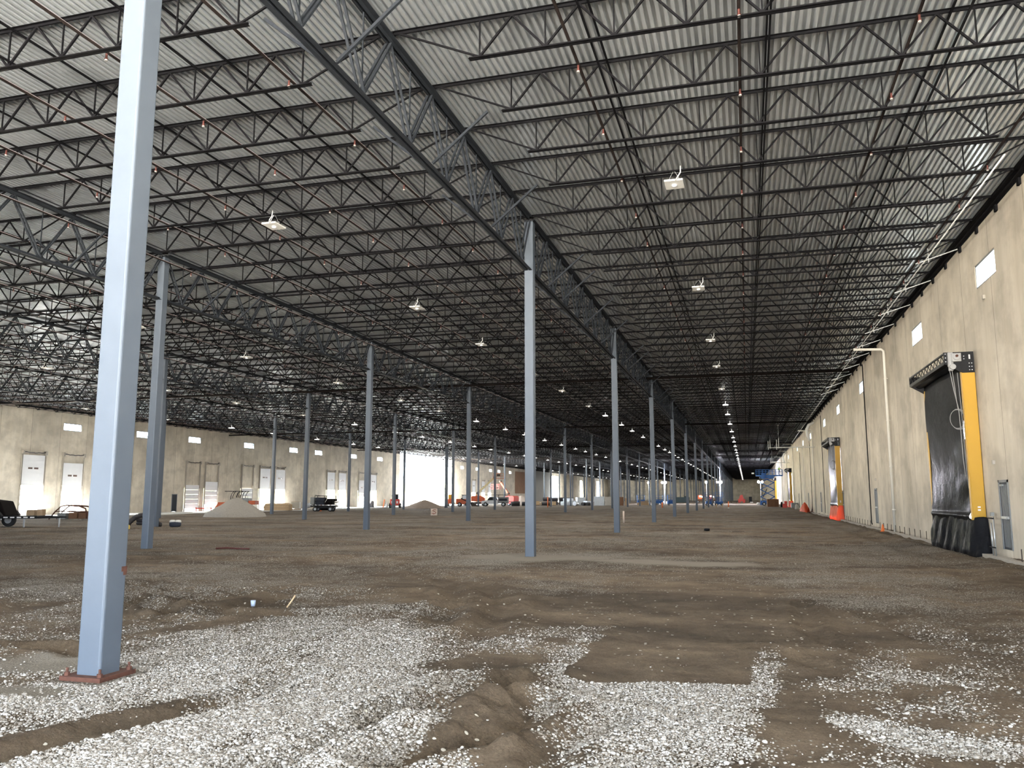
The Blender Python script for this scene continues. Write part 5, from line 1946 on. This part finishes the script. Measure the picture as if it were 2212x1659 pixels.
cabf.build('cab_roof', M['truck_white'], t)
MB().box(0.68, 2.75, -0.95, 0.95, 0.62, 1.85).build('service_box', M['grey_machine'], t, bevel=0.04)
MB().box(0.9, 2.5, -0.97, -0.95, 1.1, 1.55).build('box_hatch', M['cloth_dark'], t)
MB().box(-2.76, -2.68, -0.9, 0.9, 0.5, 1.0).build('grille', M['red'], t)
MB().box(-2.78, -2.74, -0.8, -0.5, 0.72, 0.92).box(-2.78, -2.74, 0.5, 0.8, 0.72, 0.92).build('head_lamp', M['white'], t)
rk = MB().box(-2.2, 2.6, -0.9, -0.83, 2.24, 2.34).box(-2.2, 2.6, 0.83, 0.9, 2.24, 2.34)
for x in (-0.9, 0.7, 2.4):
    rk.bar((x, -0.87, 1.85), (x, -0.87, 2.3), 0.06, 0.06).bar((x, 0.87, 1.85), (x, 0.87, 2.3), 0.06, 0.06).bar((x, -0.87, 2.27), (x, 0.87, 2.27), 0.05, 0.05)
rk.build('ladder_rack', M['black'], t)
for x in (-1.85, 1.75):
    for y in (-0.88, 0.88):
        wheel(t, x, y, 0.42, 0.42, 0.27)

# skid steer, telehandler, skip by the second row
X_, Y_ = -53.7, 153.8
t = empty('skid_steer', (X_, Y_, gz(X_, Y_)), math.radians(14), 'orange skid steer with black cab frame and lowered bucket', 'loader')
MB().box(-1.9, 0.2, -0.8, 0.8, 0.45, 1.5).build('body', M['orange'], t, bevel=0.12)
cb_ = MB()
for a in (-0.7, 0.55):
    for b in (-0.65, 0.65):
        cb_.bar((a, b, 1.3), (a * 0.9, b, 2.25), 0.08, 0.08)
cb_.box(-0.8, 0.65, -0.7, 0.7, 2.22, 2.32)
cb_.build('cab_frame', M['black'], t)
MB().box(-0.6, 0.3, -0.55, 0.55, 1.3, 2.1).build('cab_glass', M['silver'], t)
MB().bar((-0.9, -0.85, 1.6), (1.3, -0.85, 0.55), 0.14, 0.2).bar((-0.9, 0.85, 1.6), (1.3, 0.85, 0.55), 0.14, 0.2).build('lift_arm', M['black'], t)
MB().prism([(1.2, 0.05), (1.2, 0.85), (1.4, 0.9), (2.5, 0.08)], -0.95, 0.95, 'XZ').build('bucket', M['rebar'], t)
for x in (-1.2, 0.35):
    for y in (-0.85, 0.85):
        wheel(t, x, y, 0.42, 0.42, 0.3)
X_, Y_ = -57.6, 155.5
t = empty('telehandler', (X_, Y_, gz(X_, Y_)), math.radians(10), 'yellow and orange machine edge beside the doubled third-row column', 'machine')
MB().box(-0.5, 0.5, -1.0, 1.0, 0.5, 1.5).build('body', M['orange'], t, bevel=0.08)
MB().box(-0.35, 0.35, -0.5, 0.5, 1.5, 2.4).build('cab', M['yellow'], t, bevel=0.06)
for x in (-0.55, 0.55):
    for y in (-0.7, 0.7):
        wheel(t, x, y, 0.4, 0.4, 0.28, (1, 0, 0))
X_, Y_ = -57.0, 163.8
tag(MB().cbox((0, 0, 1.1), (1.3, 1.2, 2.2)).build('grey_cabinet', M['grey_machine'], None, loc=(X_, Y_, gz(X_, Y_)), bevel=0.05), 'tall dark grey cabinet between skid steer and orange boom lift', 'cabinet')
for i in range(3):
    x, y = -45.2 + 0.7 * i, 161.5 + i * 0.3
    o = MB().cyl((0, 0, 0.5), (1, 0.2, 0), 0.48 - 0.05 * i, 1.7, 18).build('black_pipe_coil', M['hose'], None, True, (x + (2.0 if i == 2 else 0) - 0.4 + 1.1 * i, y + 1.2 * i, gz(x, y)))
    tag(o, ['thick dark pipe roll lying right of the white pickup', 'second dark pipe roll right of the white pickup, partly behind', 'small dark pipe roll farthest right of the white pickup'][i], 'pipe roll')

# ------------------------------------------------------------------ material stacks in the middle distance
def simple(name, m, mbs, x, y, label, cat, rz=0.0, group=None, bevel=0.0):
    o = mbs.build(name, M[m], None, loc=(x, y, gz(x, y) if y < YEND else 0), bevel=bevel)
    o.rotation_euler = (0, 0, rz)
    return tag(o, label, cat, group)


for i, (x, w, h) in enumerate(((-45.2, 1.8, 0.85), (-43.2, 1.6, 0.75), (-41.4, 1.6, 0.8))):
    t = empty('pallet_stack', (x, 176.5, gz(x, 176.5)), 0.2, ['cream sheet bundle on pallet just right of the centre column', 'cream sheet bundle, middle of the three on pallets', 'cream sheet bundle nearest the orange post'][i], 'bundle', 'cream sheet bundles on pallets')
    MB().cbox((0, 0, h / 2 + 0.12), (w, 1.2, h)).build('bundle', M['wood'], t)
    MB().cbox((0, 0, 0.06), (w, 1.2, 0.12)).build('pallet', M['rebar'], t)
for i in range(4):
    x = -45.5 + 1.9 * i
    simple('black_pipe_bundle', 'hose', MB().cyl((0, 0, 1.45), (1, 0, 0), 0.32, 1.7, 14).cyl((0, 0.6, 1.25), (1, 0, 0), 0.3, 1.7, 14).cbox((0, 0.6, 0.5), (1.5, 1.4, 1.0)), x, 188.0, 'black pipe bundle above the cream bundles, %s from the left' % ordw(i + 1), 'pipe bundle', 0.15, 'black pipe bundles')
for i, (x, y, w, h) in enumerate(((-39.4, 184, 2.2, 1.6), (-37.9, 181, 1.7, 1.1), (-36.6, 184, 2.0, 1.8), (-34.6, 182, 1.3, 1.0), (-39.0, 178.5, 1.6, 0.9))):
    simple('wrapped_bale', 'wrap', MB().cbox((0, 0, h / 2), (w, 1.3, h)), x, y, 'shrink-wrapped bale behind the orange post, %s from the left' % ordw([1, 3, 4, 5, 2][i]), 'bale', 0.3 * i, 'shrink-wrapped bales', 0.12)
for i, (x, r) in enumerate(((-36.0, 0.45), (-34.3, 0.36), (-33.3, 0.36))):
    simple('pipe_end', 'silver' if i == 0 else 'hose', MB().cyl((0, 0, r), (0.3, 1, 0), r, 1.2, 18), x, 176, ['round silver roll end in front of the bales', 'dark roll end right of the silver one', 'dark roll end touching the pale crate'][i], 'roll')
for i, (x, w, h, m_) in enumerate(((-31.5, 2.2, 2.0, 'wrap'), (-29.4, 1.6, 1.9, 'concrete'), (-27.9, 1.0, 2.0, 'tan'), (-26.65, 1.0, 1.9, 'brown_steel'), (-25.4, 0.8, 1.6, 'tan'))):
    simple('tall_crate', m_, MB().cbox((0, 0, h / 2), (w, 1.6, h)).cbox((0, 0, 0.06), (w * 1.05, 1.7, 0.1)), x, 180, ['tall wrapped white crate, leftmost of the crate row', 'tall grey crate, second of the crate row', 'tan crate in the middle of the crate row', 'dark brown crate, fourth of the crate row', 'small tan crate at the right end of the crate row'][i], 'crate', 0.1, 'crates in a row', 0.03)
for i, (x, y) in enumerate(((-24.3, 196), (-20.4, 200), (-16.6, 190))):
    t = empty('blue_compact_lift', (x, y, gz(x, y)), 0.3, ['dark blue folded lift right of the crate row', 'blue folded lift, middle of three past the crates', 'small blue machine near the third-row columns'][i], 'lift')
    MB().box(-0.9, 0.9, -0.5, 0.5, 0.3, 1.0).build('base', M['blue'], t, bevel=0.05)
    MB().box(-0.8, 0.8, -0.45, 0.45, 1.05, 1.25).box(-0.9, -0.84, -0.5, 0.5, 1.2, 2.3).box(0.84, 0.9, -0.5, 0.5, 1.2, 2.3).box(-0.9, 0.9, -0.5, -0.45, 2.24, 2.3).box(-0.9, 0.9, -0.5, -0.45, 1.7, 1.76).build('platform_rail', M['blue'], t)
    for a in (-0.65, 0.65):
        for b in (-0.5, 0.5):
            wheel(t, a, b, 0.22, 0.22, 0.14)
simple('tan_lumber_stack', 'tan', MB().cbox((0, 0, 0.35), (2.6, 1.0, 0.6)).cbox((0.2, 0, 0.8), (1.6, 0.9, 0.25)), -22.6, 186, 'low tan lumber stack between the crate row and blue lifts', 'lumber', 0.1)

# orange survey posts
def stake(x, y, h, r, label, m='orange_marker', tip=False):
    t = empty('marker_post', (x, y, gz(x, y)), 0, label, 'marker post', 'orange marker posts')
    MB().cyl((0, 0, h / 2 + (0.22 if tip else 0)), (0, 0, 1), r, h, 10).build('post', M[m], t, True)
    if tip:
        MB().cyl((0, 0, 0.12), (0, 0, 1), r * 1.1, 0.24, 10).build('post_base', M['white'], t, True)
    return t


stake(-2.89, 136.8, 0.95, 0.085, 'orange marker post with white foot, right of the dark doubled column', tip=True)
stake(-14.3, 145.2, 0.95, 0.10, 'plain orange marker post standing between column rows right of centre')
stake(-35.2, 146.4, 1.9, 0.10, 'tall orange post in front of the cream sheet bundles')
stake(-8.75, 60.2, 0.85, 0.065, 'short pale pink pipe stub standing in dirt right of the second column', 'block')
stake(-4.2, 150, 0.7, 0.08, 'small tan post just left of the white-footed orange post', 'wood')
stake(-5.3, 152, 0.6, 0.08, 'smallest tan post left of the white-footed orange post', 'wood')

# dark green container and orange machines by the far wall
simple('storage_container', 'darkgreen', MB().box(-2.6, 2.6, -1.1, 1.1, 0.1, 1.75).box(1.0, 1.8, -0.4, 0.4, 1.75, 2.05), -19.9, 262, 'low dark green container in front of the pale far wall', 'container', 0.05, None, 0.03)
simple('timber_bundle', 'concrete', MB().cbox((0, 0, 0.4), (1.6, 1.0, 0.6)), -22.0, 230, 'pale low bundle left of the dark green container', 'bundle')
simple('timber_bundle', 'rebar', MB().cbox((0, 0, 0.35), (2.2, 1.0, 0.5)), -24.6, 228, 'dark low bundle left of the pale one near the container', 'bundle')
for i, x in enumerate((-13.9, -10.6)):
    t = empty('orange_site_machine', (x, 262, gz(x, 262)), 0.1, ['left orange site machine with bright lamps near the far wall', 'right orange site machine with bright lamps near the far wall'][i], 'machine')
    MB().box(-1.2, 1.2, -0.8, 0.8, 0.5, 1.2).build('body', M['brown_steel'], t, bevel=0.05)
    MB().box(-0.9, 0.4, -0.5, 0.5, 1.2, 2.4).build('cab', M['orange'], t, bevel=0.08)
    MB().cyl((0.5, -0.6, 1.9), (0, 1, 0), 0.16, 0.15, 12).cyl((-0.2, -0.6, 2.1), (0, 1, 0), 0.16, 0.15, 12).build('work_lamp', M['lamp'], t)
    for a in (-0.8, 0.8):
        for b in (-0.7, 0.7):
            wheel(t, a, b, 0.35, 0.35, 0.25)
# two blue scissor lifts, folded
for i, (x, y) in enumerate(((-8.2, 190), (-6.1, 191))):
    t = empty('folded_scissor_lift', (x, y, gz(x, y)), 0.15, ['left of the two folded blue scissor lifts past the doubled column', 'right of the two folded blue scissor lifts past the doubled column'][i], 'scissor lift', 'folded blue scissor lifts')
    MB().box(-0.8, 0.8, -0.9, 0.9, 0.25, 0.9).build('base', M['blue'], t, bevel=0.04)
    s_ = MB()
    for q in range(3):
        z0 = 0.9 + 0.3 * q
        s_.bar((-0.7, -0.5, z0), (0.7, -0.5, z0 + 0.3), 0.08, 0.1).bar((0.7, -0.5, z0), (-0.7, -0.5, z0 + 0.3), 0.08, 0.1)
    s_.build('scissor_stack', M['blue'], t)
    r_ = MB().box(-0.9, 0.9, -0.9, 0.9, 1.8, 1.9)
    for a in (-0.87, 0.87):
        for b in (-0.87, 0.87):
            r_.bar((a, b, 1.9), (a, b, 2.95), 0.06, 0.06)
    for z in (2.4, 2.92):
        r_.box(-0.9, 0.9, -0.9, -0.84, z, z + 0.05).box(-0.9, 0.9, 0.84, 0.9, z, z + 0.05)
    r_.build('guard_rail', M['blue'], t)
    for a in (-0.6, 0.6):
        wheel(t, a, -0.85, 0.24, 0.24, 0.16)
        wheel(t, a, 0.85, 0.24, 0.24, 0.16)
for i, (x, y, mb_, m_, lb, ct) in enumerate((
        (-1.6, 268, MB().box(-1.1, 1.1, -0.7, 0.7, 0.5, 1.2).cyl((-0.7, 0, 0.4), (0, 1, 0), 0.4, 1.5, 16).cyl((0.7, 0, 0.4), (0, 1, 0), 0.4, 1.5, 16).prism([(-0.8, 1.2), (-0.4, 2.4), (0.3, 2.6), (0.7, 1.2)], -0.5, 0.5, 'XZ'), 'red', 'dark red machine standing alone before the far wall', 'machine'),
        (-3.9, 265, MB().box(-1.3, 1.3, -0.5, 0.5, 0.4, 0.75).box(-0.9, -0.7, -0.3, 0.3, 0, 0.4).box(0.7, 0.9, -0.3, 0.3, 0, 0.4), 'rebar', 'flat dark cart left of the dark red machine', 'cart'),
        (1.1, 272, MB().box(-0.45, 0.45, -0.4, 0.4, 0.1, 1.9), 'black', 'black upright cabinet against the pale far wall', 'cabinet'),
        (1.35, 270, MB().box(-0.45, 0.45, -0.3, 0.3, 0.0, 0.32), 'white', 'small white box at the foot of the black cabinet', 'box'),
        (2.6, 205, MB().lathe([(0.05, 0), (0.45, 0.02), (0.5, 0.3), (0.35, 0.55), (0.05, 0.6)], n=14), 'bag', 'round pale bundle left of the blue cans by the scissor lift', 'bundle'),
        (3.5, 204, MB().prism([(-0.5, 0), (-0.4, 1.2), (0.1, 0.8), (0.5, 0)], -0.4, 0.4, 'XZ'), 'blue', 'crumpled blue sheet left of the scissor lift base', 'sheet'),
        (4.2, 200, MB().box(-0.4, 0.4, -0.4, 0.4, 0, 1.0), 'grey_machine', 'grey bin between blue sheet and scissor lift', 'bin'))):
    simple(['red_machine', 'flat_cart', 'black_cabinet', 'white_box', 'round_bundle', 'blue_sheet', 'grey_bin'][i], m_, mb_, x, y, lb, ct, 0, None, 0.03)

# brown dumpster and clutter along the right wall
X_, Y_ = 4.55, 158.5
t = empty('dumpster', (X_, Y_, gz(X_, Y_)), 0.05, 'rust-brown square dumpster beside the right wall, right of the scissor lift', 'dumpster')
MB().box(-1.0, 1.0, -0.8, 0.8, 0.08, 1.45).build('bin', M['brown_steel'], t)
g = MB()
for x in (-0.95, -0.3, 0.35, 0.95):
    g.box(x - 0.04, x + 0.04, -0.86, -0.8, 0.08, 1.45)
g.box(-1.02, 1.02, -0.87, -0.8, 1.38, 1.48)
g.build('ribs', M['brown_steel'], t)
for i, (x, y, m_, mb_, lb, ct) in enumerate((
        (6.05, 157, 'black', MB().cyl((0, 0, 0.35), (1, 0, 0), 0.35, 0.4, 16).cbox((0, 0, 0.75), (0.3, 0.3, 0.4)), 'black wheel-like machine just right of the brown dumpster', 'machine'),
        (6.75, 156.5, 'red', MB().cbox((0, 0, 0.55), (0.5, 0.5, 1.1)), 'upright red cylinder cart near the right wall', 'cart'),
        (6.3, 150.0, 'red', MB().cbox((0, 0, 0.34), (0.7, 0.8, 0.75)).cyl((0, -0.45, 0.2), (0, 1, 0), 0.2, 0.1, 12), 'low red machine left of the grey generator', 'machine'),
        (7.35, 139.0, 'grey_machine', MB().box(-0.55, 0.5, -1.0, 1.0, 0.15, 0.95), 'grey box generator under the third yellow guide', 'generator'),
        (7.3, 133.0, 'concrete', MB().lathe([(0.25, 0), (0.3, 0.1), (0.2, 0.7), (0.05, 0.8)], n=12), 'pale bag leaning between generator and orange tarp heap', 'bag'))):
    simple(['round_machine', 'cylinder_cart', 'red_machine', 'box_generator', 'pale_bag'][i], m_, mb_, x, y, lb, ct, 0, None, 0.03)

# ------------------------------------------------------------------ scissor lift with a worker
X_, Y_ = 4.35, 186.0
t = empty('scissor_lift', (X_, Y_, gz(X_, Y_)), 0, 'tall blue scissor lift raised to the roof beside the right wall', 'scissor lift')
MB().box(-1.1, 1.1, -0.9, 0.9, 0.35, 1.15).build('base', M['blue'], t, bevel=0.05)
for a in (-0.8, 0.8):
    for b in (-0.85, 0.85):
        wheel(t, a, b, 0.38, 0.38, 0.28)
s_ = MB()
zz = [1.15, 1.15 + 1.55, 1.15 + 3.1, 1.15 + 4.5, 1.15 + 5.2]
for b in (-0.6, 0.6):
    for i in range(4):
        z0, z1 = zz[i], zz[i + 1]
        m0 = (z0 + z1) / 2
        # each stage closes at mid height like a diamond
        s_.bar((0, b, z0), (-1.45, b, m0), 0.12, 0.16).bar((0, b, z0), (1.45, b, m0), 0.12, 0.16).bar((-1.45, b, m0), (0, b, z1), 0.12, 0.16).bar((1.45, b, m0), (0, b, z1), 0.12, 0.16)
for i in range(5):
    s_.tube((0, -0.7, zz[i]), (0, 0.7, zz[i]), 0.09, 8)
s_.build('scissor_arms', M['blue'], t)
MB().bar((-0.9, 0, 1.9), (-0.1, 0, 3.6), 0.14, 0.14).build('hydraulic_ram', M['black'], t)
PZ = 6.35
pf = MB().box(-2.3, 3.3, -1.0, 1.0, PZ, PZ + 0.28).prism([(-1.7, PZ), (-0.8, PZ - 0.45), (1.0, PZ - 0.45), (1.8, PZ)], -0.8, 0.8, 'XZ')
pf.build('platform', M['blue'], t)
gr = MB()
for x in np.linspace(-2.27, 3.27, 9):
    for b in (-0.97, 0.97):
        gr.bar((x, b, PZ + 0.28), (x, b, PZ + 1.38), 0.07, 0.07)
for z in (0.65, 1.0, 1.36):
    gr.box(-2.3, 3.3, -1.0, -0.93, PZ + z, PZ + z + 0.06).box(-2.3, 3.3, 0.93, 1.0, PZ + z, PZ + z + 0.06).box(-2.3, -2.24, -1, 1, PZ + z, PZ + z + 0.06).box(3.24, 3.3, -1, 1, PZ + z, PZ + z + 0.06)
gr.build('guard_rail', M['blue'], t)
MB().cbox((-2.9, -0.9, PZ + 0.62), (0.5, 0.2, 0.3)).build('side_lamp', M['white'], t)
MB().cbox((-0.7, -1.02, PZ + 0.35), (0.9, 0.05, 0.4)).build('name_panel', M['blue'], t)


def person(x, y, z, rz, label):
    """worker: one continuous skinned body, arms on the rail"""
    J = {'pelvis': ((0, 0, 0.95), 0.125), 'waist': ((0, 0, 1.10), 0.12), 'chest': ((0, -0.02, 1.33), 0.15), 'neck': ((0, -0.02, 1.50), 0.06), 'head': ((0, -0.04, 1.64), 0.10), 'crown': ((0, -0.03, 1.74), 0.07),
         'lh': ((-0.10, 0, 0.88), 0.095), 'lk': ((-0.12, -0.04, 0.50), 0.065), 'la': ((-0.12, 0.02, 0.09), 0.045), 'lt': ((-0.13, -0.14, 0.04), 0.04),
         'rh': ((0.10, 0, 0.88), 0.095), 'rk': ((0.13, -0.02, 0.50), 0.065), 'ra': ((0.14, 0.05, 0.09), 0.045), 'rt': ((0.15, -0.11, 0.04), 0.04),
         'ls': ((-0.19, -0.02, 1.43), 0.065), 'le': ((-0.27, -0.14, 1.18), 0.045), 'lw': ((-0.20, -0.36, 1.16), 0.032), 'lf': ((-0.18, -0.45, 1.15), 0.03),
         'rs': ((0.19, -0.02, 1.43), 0.065), 're': ((0.30, -0.12, 1.22), 0.045), 'rw': ((0.30, -0.34, 1.34), 0.032), 'rf': ((0.30, -0.43, 1.36), 0.03)}
    E = [('pelvis', 'waist'), ('waist', 'chest'), ('chest', 'neck'), ('neck', 'head'), ('head', 'crown'), ('pelvis', 'lh'), ('lh', 'lk'), ('lk', 'la'), ('la', 'lt'), ('pelvis', 'rh'), ('rh', 'rk'), ('rk', 'ra'), ('ra', 'rt'),
         ('chest', 'ls'), ('ls', 'le'), ('le', 'lw'), ('lw', 'lf'), ('chest', 'rs'), ('rs', 're'), ('re', 'rw'), ('rw', 'rf')]
    names = list(J)
    me = bpy.data.meshes.new('person')
    me.from_pydata([J[n_][0] for n_ in names], [(names.index(a), names.index(b)) for a, b in E], [])
    me.materials.append(M['cloth_dark'])
    o = bpy.data.objects.new('person', me)
    COL.objects.link(o)
    o.location = (x, y, z)
    o.rotation_euler = (0, 0, rz)
    md = o.modifiers.new('skin', 'SKIN')
    for i, n_ in enumerate(names):
        r = J[n_][1]
        sv = me.skin_vertices[0].data[i] if me.skin_vertices else None
        if sv:
            sv.radius = (r, r * 0.8)
            sv.use_root = (n_ == 'pelvis')
    ss = o.modifiers.new('sub', 'SUBSURF')
    ss.levels = ss.render_levels = 2
    tag(o, label, 'person')
    v = MB()
    prof = [(0.15, 1.0), (0.165, 1.15), (0.185, 1.35), (0.17, 1.46), (0.09, 1.50)]
    ring = []
    n_ = 18
    vs = [(r * 1.15 * math.cos(2 * PI * k / n_), -0.015 + r * 0.85 * math.sin(2 * PI * k / n_), zz_) for r, zz_ in prof for k in range(n_)]
    v.add(vs, [(i * n_ + k, i * n_ + (k + 1) % n_, (i + 1) * n_ + (k + 1) % n_, (i + 1) * n_ + k) for i in range(len(prof) - 1) for k in range(n_)])
    v.build('vest', M['vest'], o, True)
    h = MB().lathe([(0.15, 1.685), (0.125, 1.70), (0.12, 1.75), (0.08, 1.81), (0.02, 1.83)], (0, -0.035, 0), 18)
    h.build('helmet', M['helmet'], o, True)
    f = MB()
    f.cyl((0, -0.125, 1.635), (0, 1, 0), 0.018, 0.04, 8, 0.012)
    f.build('nose', M['skin'], o, True)
    return o


person(X_ + 2.6, Y_ - 0.35, gz(X_, Y_) + PZ + 0.28, 0.2, 'person in a lime vest and pale helmet standing on the raised scissor lift')

# ------------------------------------------------------------------ temporary work lights far down the hall
for i, (x, pw) in enumerate(((-25.79, 350), (-21.65, 500), (-10.36, 350), (-6.9, 600), (3.6, 900))):
    t = empty('work_light', (x, 226.0, gz(x, 226)), 0, 'glaring work light on thin stand far down the hall, %s from left' % ordw(i + 1), 'work light', 'temporary work lights')
    MB().tube((0, 0.1, 0), (0, 0.1, 5.6), 0.04, 8).build('stand', M['steel'], t)
    for s in ((-0.45, 0.45) if i in (1, 3, 4) else (0,)):
        MB().cyl((s, -0.1, 5.8), (0, 1, 0), 0.30, 0.12, 18).build('lamp_head', M['lamp'], t)
    ld = bpy.data.lights.new('work_lamp', 'POINT')
    ld.energy = pw * 6
    ld.shadow_soft_size = 0.3
    ld.color = (0.93, 0.92, 1.0)
    lo = bpy.data.objects.new('work_lamp', ld)
    COL.objects.link(lo)
    lo.parent = t
    lo.location = (0, -0.6, 5.8)

# ------------------------------------------------------------------ small litter
X_, Y_ = -8.23, 12.53
tag(MB().lathe([(0.02, 0), (0.035, 0), (0.045, 0.10), (0.04, 0.10)], n=14).build('blue_cup', M['blue_cup'], None, True, (X_, Y_, gz(X_, Y_))), 'small pale blue cup standing in the ruts right of the foreground column', 'cup')
X_, Y_ = -2.24, 47.7
tag(MB().lathe([(0.10, 0.0), (0.16, 0.02), (0.17, 0.10), (0.12, 0.14), (0.03, 0.14)], n=14).build('round_black_stone', M['black'], None, True, (X_, Y_, gz(X_, Y_))), 'small round black stone lying alone on the dirt mid-hall', 'stone')
X_, Y_ = -18.2, 26.1
tag(MB().path([(-0.6, 0, 0.03), (-0.2, 0.1, 0.05), (0.3, 0.0, 0.04), (0.7, 0.15, 0.03)], 0.035, 6).build('red_hose', M['head_red'], None, True, (X_, Y_, gz(X_, Y_))), 'short dark red hose on the dirt right of the second-row column', 'hose')
X_, Y_ = -7.75, 12.9
tag(MB().path([(-0.05, 0, 0.0), (0.02, 0.05, 0.12), (0.05, 0.1, 0.2)], 0.014, 6).build('stick', M['wood'], None, True, (X_, Y_, gz(X_, Y_))), 'pale stick poking from the ruts near the blue cup', 'stick')
X_, Y_ = 7.2, 50.6
tag(MB().lathe([(0.16, 0), (0.15, 0.03), (0.11, 0.04), (0.03, 0.42), (0.02, 0.42)], n=14).build('traffic_cone', M['orange_marker'], None, True, (7.62, 52.5, gz(7.62, 52.5))), 'small orange cone at the right wall by the white drain pipe', 'cone')
